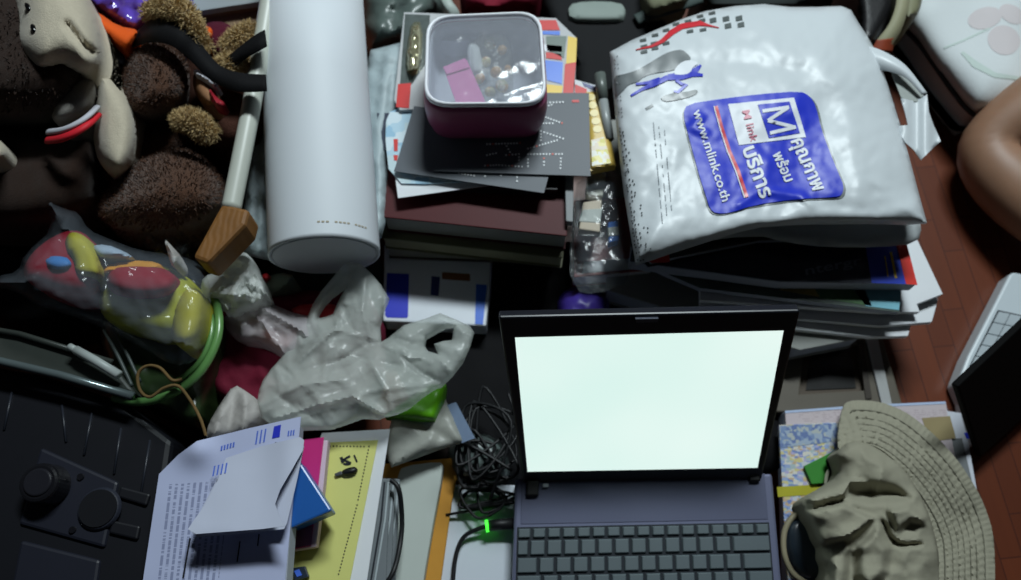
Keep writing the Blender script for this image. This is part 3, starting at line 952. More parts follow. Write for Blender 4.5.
wr = [tuple(q) for q in (np.mean(rq, 0) + (rq - np.mean(rq, 0)) * .955)]
part(solid('lid_film', wr, lambda x, y, d: .2475 + .0008 * ns(x, y, .06, 4, 2) + .0012 * np.exp(-(((x - 500) * .35 + (y - 95)) / 5.) ** 2), lambda x, y, d, z: z - .0004,
           mat('lid_film_clear', (206, 210, 220), .1, .9, .02, clear=.80, bump=.2, bs=45, bd=.003), s=3.5), lidp, 'clear wrinkled lid film')
pcard = root('folded_card', 'pink folded card inside the lunch box', 'card', P(464, 85, .2))
part(solid('front', [(444, 69), (467, 60), (486, 103), (458, 108)], lambda x, y, d: .236 + .0 * x, .2345, mat('pink_card', (222, 120, 186), .6, .3, .04), s=None), pcard)
part(solid('flap', [(443, 67), (465, 58), (469.5, 67), (447, 74)], lambda x, y, d: .238 + .0 * x, .2366, mat('pink_card', (222, 120, 186))), pcard)
sw = root('candy_bag', 'cellophane bag of orange and cream sweets inside the lunch box', 'bag', P(500, 70, .2))
part(solid('bag', smooth_loop([(470, 36), (508, 30), (514, 60), (513, 98), (492, 104), (470, 72)], 2), lambda x, y, d: .222 + .016 * dome(d, 14) + .004 * ns(x, y, .15, 2, 2), .197,
           mat('cellophane', (170, 170, 160), .12, .8, .1, clear=.85, bump=.3, bs=120), s=3.5), sw)
swm = patch_mat('sweets_print', [(206, 150, 84), (222, 206, 150), (190, 186, 150), (226, 214, 196), (216, 168, 110)], 110, .3, .5)
for i, (x, y, r_) in enumerate(((478, 78, 9), (496, 72, 8), (502, 86, 9), (490, 92, 7), (486, 62, 7), (508, 70, 6), (490, 44, 8), (502, 50, 7))):
    part(link_mesh('sweet', ellipsoid_bm(P(x, y, .214), (r_ * .0009, r_ * .0008, .006), (0, 0, i), 12, 8), swm, smooth=True), sw)
tis = root('tissue_pack', 'white folded tissue pack inside the lunch box', 'tissue', P(450, 45, .197))
part(solid('paper', smooth_loop([(438, 30), (484, 24), (488, 40), (440, 48)], 1), lambda x, y, d: .216 + .008 * dome(d, 8), .197, inn, s=4), tis)
part(solid('band', smooth_loop([(466, 44), (478, 40), (484, 72), (470, 76)], 1), lambda x, y, d: .22 + .006 * dome(d, 6), .2, WHITE_PAPER(), s=4), tis)

# packets right of the cards
yp = root('packet', 'yellow packet with round pictures beside the dark dotted cards', 'packet', P(602, 130, .160))
YP = [(586, 92), (599, 92), (607, 120), (616, 166), (590, 171), (588, 130)]
yz = lambda x, y, d: .168 + .004 * dome(seg_dist(np.stack([x, y], 1), YP), 4)
part(solid('pouch', YP, yz, .160, mat('yellow_pack', (208, 176, 86), .4, .4, .12, ns=60), s=3.5), yp)
part(decal('round_picture', [ell(591 + i * 1.6, 97 + i * 8, 4.4, 3.6, 0, 14) for i in range(5)], yz, mat('pale_yellow', (232, 214, 150), .4, .4), s=3), yp)
part(decal('white_panel', [[(591, 140), (604, 137), (611, 163), (592, 166)]], yz, patch_mat('pack_print', [(226, 214, 130), (214, 200, 180), (200, 190, 60), (220, 220, 210)], 200, .4), s=4), yp)
uk = root('sticker', 'small white red and blue printed card behind the yellow packet', 'card', P(585, 88, .16))
part(slab('card', [(573, 79), (598, 86), (597, 95), (575, 95)], .166, .001, WHITE_PAPER(), 0), uk)
part(decal('red_print', [[(575, 84), (587, 89), (587, 93), (575, 93)]], .166, RED()), uk)
part(decal('navy_print', [[(582, 82), (597, 87), (596, 91), (584, 86)]], .166, mat('navy_ink', (50, 60, 120))), uk)
gs = root('pen', 'grey capped pen standing out beside the shopping bag edge', 'pen', P(604, 110, .15))
part(tube('barrel', PT([(609, 140, .168), (603, 100, .176)]), .006, mat('pen_grey', (150, 156, 156), .35, .5), sm=False), gs)
part(tube('cap', PT([(603, 100, .176), (600, 74, .182)]), .0068, mat('pen_cap', (96, 104, 100), .35, .5), sm=False), gs, 'darker grey cap')

cp = root('stationery_pouch', 'clear plastic pouch holding pale erasers between books and shopping bag', 'pouch', P(596, 225, .05))
part(solid('film', smooth_loop([(578, 172), (620, 166), (626, 210), (640, 264), (606, 282), (572, 276), (572, 220)], 1), lambda x, y, d: .132 + .022 * dome(d, 14) + .006 * ns(x, y, .07, 7, 3), .1,
           mat('pouch_film', (130, 138, 146), .12, .8, .1, clear=.84, bump=.2, bs=60, bd=.003), s=4.5), cp)
for nm, lab, q, z, c in (('eraser', 'cream white eraser uppermost in the clear pouch', [(588, 174), (606, 172), (603, 196), (586, 194)], .143, (214, 214, 200)),
                         ('eraser', 'cream eraser block in the middle of the clear pouch', [(583, 202), (602, 199), (600, 232), (579, 229)], .14, (222, 206, 184)),
                         ('sharpener', 'blue plastic sharpener in the clear pouch', [(608, 222), (618, 220), (619, 240), (609, 243)], .138, (56, 120, 210))):
    e = root(nm, lab, nm, P(q[0][0], q[0][1], z - .014))
    part(slab('block', q, z, .014, mat(nm + str(c[2]), c, .6, .3, .04), .0015), e)
    cq = np.mean(q, 0)
    part(slab('sleeve', [tuple(cq + (np.array(p) - cq) * np.array((1.04, .45))) for p in q], z + .0006, .0152, mat('pale_sleeve', (190, 196, 190), .5, .3), .001), e)
rb = book('paperback_book', 'red edged paperback with a white band below the clear pouch', [(574, 200), (650, 196), (652, 270), (574, 277)], .088, .03, mat('red_cover', (150, 44, 40), .4, .4), WHITE_PAPER())
part(decal('white_band', [[(584, 262), (650, 257), (651, 268), (582, 273)]], .088, WINK()), rb)

# ------------------------------------------------------------------ magazines under the shopping bag
dk = lambda n, c: mat(n, c, .35, .5, .15, ns=25)
book('folder', 'grey paper bundle at the bottom of the magazine pile', [(606, 120), (862, 110), (884, 300), (862, 338), (800, 350), (640, 300), (606, 290)], .075, .036, mat('grey_sheet', (150, 152, 148), .7, .2, .06), gpg, cat='paper bundle')
for i, (lab, pts, z) in enumerate((('white paper sheets jutting out lowest beside the parquet', [(700, 120), (860, 110), (912, 322), (908, 336), (870, 337), (700, 320)], .083),
                                   ('white paper sheets jutting out just above the lowest sheets', [(700, 120), (862, 110), (938, 300), (932, 322), (880, 326), (700, 310)], .092),
                                   ('white paper sheets with pointed corner reaching furthest over the parquet', [(700, 120), (866, 130), (943, 294), (917, 304), (920, 312), (880, 312), (700, 300)], .104))):
    o = slab('paper_bundle', pts, z, .0075, WHITE_PAPER(), .0006)
    thing(o, lab, 'paper', 'white sheets under the magazines')
tm = root('magazine', 'magazine with teal and white landscape cover at bottom of pile', 'magazine', P(800, 250, .105))
part(slab('pages', [(660, 130), (862, 120), (902, 286), (899, 312), (700, 288), (640, 262)], .115, .0095, gpg, .0005), tm)
ZT = .1152
part(decal('cover', [[(660, 130), (862, 120), (902, 286), (899, 312), (700, 288), (640, 262)]], ZT, mat('dark_teal_print', (70, 84, 78), .35, .5, .5, ns=30)), tm)
part(decal('sky_picture', [[(848, 283), (902, 284), (899, 310), (866, 306)]], ZT + .0005, mat('sky_print_teal', (120, 180, 196), .35, .5, .25, ns=40)), tm, 'teal and white picture')
part(decal('green_picture', [[(812, 284), (862, 284), (872, 306), (820, 298)]], ZT + .0005, mat('leaf_print', (70, 110, 66), .35, .5, .4, ns=60)), tm)
part(decal('orange_picture', [[(780, 282), (812, 284), (820, 297), (780, 290)]], ZT + .0005, mat('olive_print', (150, 130, 50), .35, .5, .4, ns=60)), tm)
bm_ = root('magazine', 'dark blue magazine with a red spine strip under the shopping bag', 'magazine', P(790, 220, .117))
part(slab('pages', [(650, 110), (872, 110), (917, 284), (780, 282), (630, 262)], .136, .018, gpg, .0005), bm_)
ZG = .1362
part(decal('cover', [[(650, 110), (862, 110), (907, 284), (780, 281), (630, 261)]], ZG, mat('dark_cover', (34, 38, 56), .3, .55, .4, ns=20)), bm_)
part(decal('spine_strip', [[(861, 110), (872, 110), (917.5, 285), (906, 284)]], ZG + .0004, mat('bright_red_ink', (216, 50, 40), .35, .5)), bm_, 'bright red strip')
part(decal('blue_corner', [[(864, 238), (895, 236), (906, 284), (872, 283)]], ZG + .0004, mat('cover_blue', (46, 70, 190), .3, .5, .2)), bm_, 'bright blue corner')
part(decal('yellow_print', [line_poly([(891, 252), (896, 278)], 2.4), line_poly([(885, 256), (888, 276)], 1.2)], ZG + .0008, mat('yellow_ink', (226, 190, 60))), bm_)
part(lettering('title_lettering', [('ntergr', (806, 275), (862, 264), (-1.5, -9), .01)], ZG + .0004, mat('grey_lettering', (120, 126, 140), .4, .4)), bm_)
tp = book('magazine', 'black magazine topmost in the pile just under the shopping bag', [(640, 60), (860, 40), (896, 226), (890, 236), (760, 240), (650, 262), (632, 240)], .150, .0135, dk('black_cover', (30, 28, 30)), gpg, cat='magazine')
part(decal('red_corner', [[(640, 255), (668, 248), (670, 262), (652, 263)]], .150, RED()), tp)

# photo frame
pf = root('picture_frame', 'wooden picture frame with dark photo lying on the floor', 'picture frame', P(840, 370, 0))
fo = [(780, 336), (883, 337), (904, 408), (776, 412)]
fi = [(804, 345), (858, 344), (866, 390), (800, 394)]
frm = mat('frame_grey', (92, 86, 76), .45, .4, .08)
part(solid('frame', fo, .034, .002, frm, holes=[fi], bevel=.002), pf)
part(slab('mount', [(800, 340), (866, 339), (874, 396), (796, 398)], .026, .003, mat('mount_brown', (84, 74, 64), .6, .3), 0), pf)
part(slab('picture', [(812, 348), (850, 348), (856, 388), (806, 390)], .0272, .001, mat('dark_picture', (36, 36, 36), .3, .5, .6, ns=60), 0), pf)
part(slab('trim', [(866, 338.5), (878, 338), (893, 407), (883, 408)], .0375, .003, mat('pale_trim', (168, 170, 170), .4, .4), .001), pf, 'pale grey outer strip')
part(slab('trim', [(858, 340), (863, 340), (872, 398), (866, 399)], .036, .002, mat('frame_edge_dark', (60, 54, 48), .4, .4), 0), pf)

# ------------------------------------------------------------------ shopping bag
BAG = [(610, 52), (632, 40), (658, 29), (682, 19), (706, 11), (735, 6), (764, 4), (790, 7), (815, 7), (841, 6), (851, 10), (858, 22), (866, 34), (874, 48), (881, 64), (890, 92), (900, 124), (909, 156), (918, 190), (927, 223),
       (905, 224.5), (870, 223.5), (838, 224), (812, 224), (786, 225), (760, 227), (738, 232), (716, 239), (694, 246), (672, 253), (652, 260), (636, 265), (630, 230), (624, 193), (620, 160), (617, 130), (613, 90)]


CR = []
g_ = random.Random(12)
for _ in range(46):
    x, y = g_.uniform(640, 910), g_.uniform(20, 225); a = g_.uniform(0, 6.28); L = g_.uniform(8, 34)
    CR.append(([(x, y), (x + L * math.cos(a), y + L * math.sin(a)), (x + L * 1.5 * math.cos(a + .5), y + L * 1.5 * math.sin(a + .5))], g_.uniform(-.0013, .0013), g_.uniform(4, 8)))
CR += [([(700, 118), (692, 128), (706, 132)], .004, 4), ([(740, 205), (760, 190), (800, 196), (812, 205)], .004, 4), ([(770, 228), (800, 212), (880, 218), (915, 205)], .004, 7),
       ([(690, 60), (740, 62), (800, 70)], -.004, 9), ([(680, 150), (660, 200), (650, 250)], .003, 8), ([(820, 60), (850, 120), (860, 200)], .004, 12)]


def zbag(x, y, d):
    base = .194 + .020 * dome(d, 70) + .006 * ns(x, y, .012, 11, 2)
    base += .012 * np.exp(-((y - 235) / 26.) ** 2) * np.exp(-((x - 720) / 90.) ** 2)
    return base + .6 * ridges(x, y, CR) + .0008 * ns(x, y, .09, 3, 2) - .004 * np.exp(-(d / 4.) ** 2)


sb = root('shopping_bag', 'white plastic shopping bag with a blue printed logo panel', 'bag', P(770, 130, .152))
bagm = mat('bag_plastic', (211, 218, 222), .38, .45, .02, ns=12, bump=.08, bs=70, bd=.002, transl=.08)
part(solid('front_panel', BAG, zbag, lambda x, y, d, z: z - .0012, bagm, s=3.4), sb)
part(solid('back_panel', smooth_loop([(650, 60), (860, 30), (916, 200), (922, 226), (918, 243), (880, 247), (830, 247), (790, 243), (755, 234), (670, 246), (640, 220)], 1), lambda x, y, d: .156 + .006 * dome(d, 10) + .003 * ns(x, y, .04, 9, 2),
           lambda x, y, d, z: z - .001, mat('bag_underside', (196, 202, 204), .4, .4, .04, transl=.2), s=8), sb, 'greyer back panel showing below the front')


def ribbon(name, ea, eb, m_, n=6, th=.0005):
    A, B = spline(PT(ea), n), spline(PT(eb), n)
    bm = bmesh.new(); va = [bm.verts.new(p) for p in A]; vb = [bm.verts.new(p) for p in B]
    for i in range(len(A) - 1): bm.faces.new([va[i], va[i + 1], vb[i + 1], vb[i]])
    o = link_mesh(name, bm, m_, smooth=True)
    md = o.modifiers.new('thickness', 'SOLIDIFY'); md.thickness = th; md.offset = 0
    return o


part(ribbon('handle', [(866, 45, .196), (885, 52, .203), (906, 66, .206), (927, 93, .202)], [(879, 70, .196), (891, 72, .201), (907, 79, .203), (922, 95, .200)], bagm), sb, 'white plastic loop handle')
part(solid('handle_lining', [(891, 71), (906, 77), (924, 92), (922, 102), (906, 101), (901, 97)], lambda x, y, d: .194 + 0 * x, lambda x, y, d, z: z - .0008, mat('handle_lining_grey', (150, 156, 152), .45, .4, .04), s=5), sb, 'greyish inner side of the handle')
part(solid('handle', [(901, 98), (914, 101), (927, 94), (929, 112), (934, 126), (941, 141), (931, 150), (921, 160), (914, 150), (905, 142), (896, 126), (908, 125), (905, 112)], lambda x, y, d: .197 - .00015 * (y - 95) + .003 * np.sin((x - 900) * .3), lambda x, y, d, z: z - .0008, bagm, s=4), sb, 'folded end of the handle loop')

zd = lambda x, y, d: zbag(x, y, seg_dist(np.stack([x, y], 1), BAG))
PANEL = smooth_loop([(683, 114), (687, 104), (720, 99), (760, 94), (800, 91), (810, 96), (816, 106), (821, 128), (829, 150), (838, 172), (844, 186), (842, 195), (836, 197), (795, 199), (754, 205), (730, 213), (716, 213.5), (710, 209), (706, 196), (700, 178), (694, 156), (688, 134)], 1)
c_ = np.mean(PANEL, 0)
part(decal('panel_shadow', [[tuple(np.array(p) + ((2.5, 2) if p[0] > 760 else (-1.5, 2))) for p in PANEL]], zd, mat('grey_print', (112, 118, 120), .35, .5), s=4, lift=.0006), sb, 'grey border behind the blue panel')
panel = part(decal('logo_panel', [PANEL], zd, mat('royal_blue', (36, 54, 196), .4, .35, .05), s=3, lift=.0018), sb, 'royal blue logo panel')
part(decal('logo_frame', [[(728, 104), (794, 97.5), (806, 137), (739, 145)]], zd, WINK(), s=3, lift=.0025), panel)
part(decal('logo_square', [[(758, 104.5), (789.5, 101.5), (800, 133), (769, 138)]], zd, mat('royal_blue', (40, 58, 200)), s=3, lift=.0032), panel)
ltr = WINK()
part(decal('logo_initial', [line_poly([(762.5, 111), (789, 107)], 3.4), line_poly([(788, 107.5), (768, 120.5)], 3.4), line_poly([(768, 120.5), (795, 127)], 3.4), line_poly([(770, 133), (796, 127)], 3.4)], zd, ltr, s=3, lift=.0039), panel, 'white letter M')
part(lettering('small_lettering', [('M link', (742, 111), (751, 142), (8, -1.6), .005)], zd, mat('pink_ink', (206, 120, 140), .4, .4), lift=.0034), panel, 'small pinkish lettering on white')
part(lettering('lettering', [('คุณภาพ', (791, 141), (814, 192), (13, -4.8), .028), ('พร้อม', (772.5, 154), (785.5, 182.5), (9.5, -3.5), .024), ('บริการ', (742.5, 149), (761, 199), (13.5, -5), .032),
                             ('www.mlink.co.th', (693, 111), (722.5, 202), (9, -2.8), .014)], zd, ltr, lift=.0029), panel, 'white lettering')
part(decal('red_line', [line_poly([(716, 106), (722, 128), (729.5, 151), (738, 170), (747, 197)], 3.2)], zd, mat('bag_red', (206, 50, 60), .35, .5), s=3, lift=.0030), panel, 'red curved line')
part(decal('white_line', [line_poly([(714, 106), (720, 128), (727.3, 151), (735.8, 171), (744.6, 197.5)], 1.1)], zd, ltr, s=3, lift=.0030), panel)
gm_ = mat('grey_print', (112, 118, 120))
part(decal('grey_silhouette', [smooth_loop([(613.6, 76), (624, 74), (635, 71), (646, 65), (654, 60), (664, 54), (673, 50.5), (682, 49.5), (687, 53), (692, 59), (684, 66), (673, 70.5), (655, 73), (645, 76), (638, 82), (629, 84), (622, 92), (615.5, 98), (615, 90)], 1),
                               smooth_loop([(660, 97), (672, 93), (686, 92), (697, 89), (698, 93), (690, 97), (676, 100), (664, 102)], 1), line_poly([(646, 109), (653, 105)], 2.5)], zd, gm_, s=4, lift=.0008), sb, 'grey printed shadow shape')
part(decal('blue_figure', [line_poly([(631, 95.5), (642, 89), (654, 84), (668, 77)], [2, 3, 5, 5]), line_poly([(636, 84), (648, 82.5), (660, 79)], [2, 3, 4]), line_poly([(668, 77), (682, 76), (693, 74), (703, 75)], [6, 7, 5, 2.5]),
                           line_poly([(676, 80), (682, 84), (687, 84), (678, 92), (674, 91)], [3, 3, 3, 3, 2]), line_poly([(692, 73), (697, 69), (701, 65)], [7, 5, 2])], zd, mat('figure_blue', (34, 46, 190), .35, .5), s=3, lift=.0012), sb, 'small blue flying figure print')
part(decal('white_burst', [smooth_loop([(673, 74), (676, 67), (683, 61), (692, 60), (699, 63), (693, 67), (690, 73), (682, 75)], 1)], zd, WINK(), s=3, lift=.0014), sb)
part(decal('red_swoosh', [line_poly([(636, 49.5), (652, 46), (662, 41), (672, 32), (682, 26), (700, 23), (708, 25), (719, 27.5)], [.6, 2.5, 4, 5.5, 5.5, 5, 2, .5])], zd, mat('bag_red', (206, 50, 60)), s=3, lift=.0014), sb, 'red printed swoosh')
sq = []
for x, y, k in ((644, 51.5, 0), (655, 48, 0), (666, 43, 0), (644, 46, 0), (643, 40, 0), (654, 43, 0), (655, 35, 0), (666, 30, 0), (676, 24, 0), (688, 21, 0), (700, 16, 0), (712, 13, 0), (713, 20, 1), (726, 18.5, 1), (739, 18, 1),
                (728, 25.5, 1), (741, 24.5, 1), (703, 29.5, 0), (690, 31, 0), (702, 20, 0)):
    h = 2.4 if k else 1.5
    sq.append([(x - 3.4, y - h + 1), (x + 3, y - h - .6), (x + 3.6, y + h - .6), (x - 3, y + h + .6)])
part(decal('grey_squares', sq, zd, mat('dark_grey_print', (84, 92, 92), .4, .4), s=4, lift=.0010), sb, 'rows of small grey squares')
dd = []
g_ = random.Random(4)
for y in range(132, 262, 4):
    x0 = 618 + (y - 132) * .13
    for k, pr in ((2.5, .9), (5.5, .7), (9, .55 if y > 180 else .2), (13, .5 if y > 200 else 0), (17, .35 if y > 225 else 0)):
        if g_.random() < pr: dd.append(ell(x0 + k + g_.uniform(-.6, .6), y + g_.uniform(-1, 1), .75, .75, 0, 6))
for y in range(56, 130, 4):
    for k in (3, 6):
        if g_.random() < .5: dd.append(ell(611 + (y - 52) * .08 + k, y, .5, .5, 0, 6))
part(decal('black_specks', dd, zd, mat('speck_ink', (60, 66, 70), .5, .3), lift=.0010), sb, 'columns of small dark specks')
ft = []
for c in range(3):
    for y in range(122 + c * 4, 226 - c * 8, 3):
        x = 653 + c * 5.2 + (y - 122) * .09
        if g_.random() < .8: ft.append([(x, y), (x + .9, y - .1), (x + 1.1, y + 2), (x + .2, y + 2.1)])
part(decal('fine_print', ft, zd, mat('faint_grey_print', (150, 158, 164), .4, .4), lift=.0010), sb, 'faint columns of fine print')

# ------------------------------------------------------------------ backpack straps, with a body added as dark filler under the soft toys
bp_ = root('backpack', 'black backpack with wide straps, its body added as dark filler under the soft toys', 'backpack', P(120, 170, 0))
nyl = mat('strap_and_filler_black', (20, 20, 25))
part(solid('body', smooth_loop([(-60, -60), (120, -50), (186, -30), (200, 70), (262, 90), (268, 130), (262, 262), (225, 292), (120, 322), (-60, 336)], 2),
           lambda x, y, d: .07 + .03 * dome(d, 30) + .006 * ns(x, y, .02, 2), .002, nyl, s=14), bp_)


def strap(name, A, Bq, m_, th=.0015):
    a, b_ = spline(PT(A), 5), spline(PT(Bq), 5)
    bm = bmesh.new(); va = [bm.verts.new(p) for p in a]; vb = [bm.verts.new(p) for p in b_]
    for i in range(len(a) - 1): bm.faces.new([va[i], va[i + 1], vb[i + 1], vb[i]])
    o = link_mesh(name, bm, m_, smooth=True)
    md = o.modifiers.new('thickness', 'SOLIDIFY'); md.thickness = th; md.offset = 0
    return o


part(strap('strap', [(135, 34, .22), (152, 20, .262), (184, 20, .27), (199, 41, .26), (219, 65, .25), (240, 73, .262), (266, 75, .262)],
           [(130, 48, .22), (152, 42, .262), (172, 46, .268), (190, 60, .258), (211, 80, .25), (235, 91, .262), (267, 91, .262)], nyl), bp_)
part(strap('strap', [(224, 60, .245), (240, 47, .258), (256, 35, .264), (265, 30, .264)], [(234, 68, .245), (248, 57, .258), (260, 50, .264), (267, 46, .264)], nyl), bp_)

# ------------------------------------------------------------------ soft toys
brownf = mat('dark_brown_plush', (44, 31, 25), .95, .1, .25, ns=300, bump=.6, bs=700, bd=.002, sheen=.15)
beigef = mat('beige_plush', (190, 180, 160), .95, .1, .10, ns=260, bump=.5, bs=600, bd=.002, sheen=.25)
pup = root('plush_dog', 'dark brown plush dog with pale beige muzzle and red collar', 'soft toy', P(60, 80, .1))
hz = lambda x, y, d: .17 + .12 * dome(d, 62) + .002 * ns(x, y, .3, 3)
part(link_mesh('head', fur(solid_bm(smooth_loop([(-70, -60), (60, -40), (98, 0), (103, 60), (98, 100), (60, 128), (-10, 128), (-70, 120)], 2), hz, .12, 6), 6000, .005, .0006, 6, .5), brownf, smooth=True), pup)
MZ = smooth_loop([(4, -40), (62, -40), (86, -8), (97, 18), (102, 44), (101, 64), (91, 76), (74, 72), (62, 66), (50, 72), (36, 72), (24, 60), (14, 42), (15, 14)], 2)
mz = lambda x, y, d: .262 + .054 * dome(d, 34) + ridges(x, y, [([(68, 24), (76, 36), (84, 46), (92, 52)], -.009, 3.5), ([(78, 24), (90, 38), (97, 48)], .004, 6)]) + .0008 * ns(x, y, .4, 5)
mzz = lambda x, y, d: mz(x, y, seg_dist(np.stack([x, y], 1), MZ))
fc = part(link_mesh('muzzle', fur(solid_bm(MZ, mz, .24, 4), 9000, .0016, .0003, 5, .5), beigef, smooth=True), pup, 'pale beige face')
for q, rt in (((34, 29), 62), ((28.5, 7.5), 55)):
    e = ellipsoid_bm(P(q[0], q[1], float(mzz(np.array([q[0]]), np.array([q[1]]), 0)[0])), (.0066, .0028, .003), (0, 0, R(-rt)), 14, 10)
    part(link_mesh('eye', e, mat('eye_black', (12, 12, 14), .15, .7), smooth=True), fc)
part(solid('chin', smooth_loop([(58, 72), (96, 72), (99, 92), (92, 112), (70, 124), (52, 124), (50, 100)], 2), lambda x, y, d: .232 + .032 * dome(d, 20), .18, mat('shaded_chin_plush', (150, 146, 140), .95, .1, .1, ns=260, bump=.5, bs=600, bd=.002), s=4), pup, 'chin with the muzzle shade in its grey')  # grey copy of the pale plush, carrying the shade below the muzzle
cw = [(48, 132, .243), (62, 130, .262), (76, 124, .268), (88, 116, .265), (97, 107, .25)]
part(tube('collar', PT([(x, y + 8, z - .002) for x, y, z in cw]), .0052, mat('collar_red', (206, 34, 48), .6, .3), flat=.6), pup, 'red collar')
part(tube('collar_trim', PT(cw), .0038, mat('collar_white', (190, 190, 198), .7, .3), flat=.6), pup, 'white strip above the collar')
part(solid('body', smooth_loop([(-60, 110), (50, 136), (92, 122), (106, 160), (96, 215), (20, 232), (-60, 225)], 2), lambda x, y, d: .16 + .06 * dome(d, 40) + .002 * ns(x, y, .3, 8), .12, brownf, s=7), pup)
part(solid('paw', smooth_loop([(92, 66), (103, 66), (118, 78), (133, 98), (139, 122), (138, 148), (130, 170), (117, 179), (102, 168), (94, 150), (92, 110)], 2), lambda x, y, d: .20 + .055 * dome(d, 18.5) + .001 * ns(x, y, .4, 9), .14, beigef, s=4), pup, 'beige paw')
part(solid('paw', smooth_loop([(-30, 135), (-4, 136), (8, 148), (6, 160), (-8, 166), (-30, 166)], 2), lambda x, y, d: .235 + .03 * dome(d, 14), .2, beigef, s=4), pup, 'beige paw')

tb = mat('chocolate_plush', (80, 54, 40), .95, .1, .3, ns=350, bump=.7, bs=600, bd=.003, sheen=.2)
ted = root('teddy_bear', 'chocolate brown round teddy bear with short curly fur', 'soft toy', P(160, 130, .1))
for nm, pts, h, rd in (('head', [(128, 50), (150, 38), (176, 46), (190, 70), (190, 95), (178, 112), (150, 122), (126, 118), (116, 90)], .075, 34),
                       ('belly', [(116, 178), (138, 156), (168, 147), (196, 152), (216, 168), (226, 192), (222, 214), (190, 232), (140, 232), (100, 222), (100, 200)], .075, 44),
                       ('leg', [(90, 180), (112, 150), (140, 120), (176, 116), (190, 130), (180, 160), (140, 180)], .04, 24)):
    z0 = {'head': .185, 'belly': .17, 'leg': .15}[nm]
    bm = solid_bm(smooth_loop(pts, 2), (lambda z0, h, rd: lambda x, y, d: z0 + h * dome(d, rd) + .0025 * ns(x, y, .35, 6, 2))(z0, h, rd), .13, 4.5)
    part(link_mesh(nm, fur(bm, 6000, .0042, .0005, 3, .45), tb, smooth=True), ted)

gold = mat('golden_plush', (192, 166, 118), .9, .15, .3, ns=300, sheen=.3)
gt = root('plush_toy', 'golden shaggy plush toy showing between the black straps', 'soft toy', P(210, 80, .12))
part(solid('body', smooth_loop([(186, 40), (228, 24), (262, 40), (264, 120), (250, 150), (205, 148), (182, 120)], 2), lambda x, y, d: .16 + .04 * dome(d, 24), .13, mat('dark_gold_plush', (70, 44, 36), .95, .1, .4, ns=200, bump=.6, bs=500, bd=.003), s=5), gt, 'dark reddish brown body')
for i, (pts, r) in enumerate((([(150, 14, .25), (166, 9, .27), (184, 13, .272), (196, 30, .262), (209, 54, .245)], [.008, .010, .010, .008, .004]),
                              ([(226, 52, .232), (240, 42, .236), (256, 32, .236)], [.008, .012, .010]),
                              ([(219, 70, .232), (232, 67, .234), (250, 70, .233)], [.008, .012, .011]),
                              ([(180, 122, .225), (192, 122, .232), (206, 132, .226), (214, 136, .22)], [.008, .011, .011, .006]))):
    sp = spline(PT(pts), 6); n_ = len(sp)
    rs = [float(np.interp(k / (n_ - 1) * (len(r) - 1), range(len(r)), r)) for k in range(n_)]
    bm = tube_bm(sp, rs, 12)
    part(link_mesh('limb', fur(bm, 2600, .0075, .0005, 20 + i, .75), gold, smooth=True), gt, 'shaggy golden limb')
part(solid('face', smooth_loop([(194, 70), (210, 76), (220, 96), (214, 110), (200, 102), (192, 86)], 2), lambda x, y, d: .222 + .02 * dome(d, 9), .18, mat('tan_plush', (150, 110, 80), .95, .1, .2, ns=260), s=3), gt)
part(solid('ribbon', smooth_loop([(208, 86), (217, 98), (226, 102), (222, 108), (212, 104)], 1), lambda x, y, d: .244 + .005 * dome(d, 4), .23, mat('dark_red_ribbon', (150, 30, 44), .5, .3), s=2.5), gt, 'dark red ribbon')
part(solid('collar', smooth_loop([(195, 68), (208, 74), (219, 84), (215, 88), (203, 80), (193, 74)], 1), lambda x, y, d: .245 + .005 * dome(d, 3), .23, mat('collar_white', (222, 222, 226)), s=2.5), gt, 'white collar')

# ------------------------------------------------------------------ things along the top left edge
o = solid('foil_bag', smooth_loop([(70, -60), (186, -60), (184, 0), (172, 18), (150, 25), (128, 30), (112, 18), (96, 8), (84, 2)], 1), lambda x, y, d: .195 + .03 * dome(d, 16) + .009 * ns(x, y, .07, 5, 3), .13,
          mat('purple_foil', (104, 78, 190), .18, .7, .15, coat=.4), s=4)
thing(o, 'shiny purple plastic bag behind the orange cone', 'bag')
oc = root('toy_cone', 'orange felt toy part pointing out between the plush dog and teddy', 'toy', P(116, 30, .15))
part(solid('cone', smooth_loop([(86, 6), (98, 12), (118, 26), (140, 30), (136, 40), (128, 52), (114, 44), (100, 30), (86, 20)], 1), lambda x, y, d: .226 + .02 * dome(d, 10), .17, mat('orange_felt', (226, 92, 28), .8, .2, .08, bump=.3, bs=500), s=3.5), oc)
part(solid('band', smooth_loop([(76, -4), (86, 2), (98, 14), (92, 18), (80, 8)], 1), lambda x, y, d: .236 + .008 * dome(d, 5), .2, mat('yellow_green_felt', (130, 122, 30), .8, .2), s=3), oc, 'yellow green band')
o = solid('sock', smooth_loop([(98, 40), (112, 38), (126, 52), (130, 64), (114, 66), (100, 58)], 2), lambda x, y, d: .195 + .02 * dome(d, 9), .13, mat('blue_grey_cloth', (84, 92, 112), .9, .1, .1, bump=.3, bs=500), s=4)
thing(o, 'blue grey cloth tucked under the orange toy cone', 'cloth')
cb = root('carton', 'open brown cardboard carton behind the golden plush toy', 'box', P(230, 10, .05))
part(slab('side', [(192, 13), (262, 2), (262, 30), (204, 32)], .150, .14, mat('brown_card', (128, 106, 84), .8, .2, .08), .002), cb)
part(slab('flap', [(190, 12), (262, 0), (262, 5), (192, 16)], .158, .01, mat('brown_card', (128, 106, 84)), .001), cb)
mgz = root('magazine', 'pale printed magazine lying on top of the brown cardboard carton', 'magazine', P(220, 0, .16))
part(slab('pages', [(176, -40), (272, -50), (272, 0), (230, 6), (192, 12), (182, 6)], .168, .008, page_mat('pale_print', (150, 158, 160), (96, 110, 110), 14, dens=.42, amount=.6, cw=14), .0005, uvf=None), mgz)
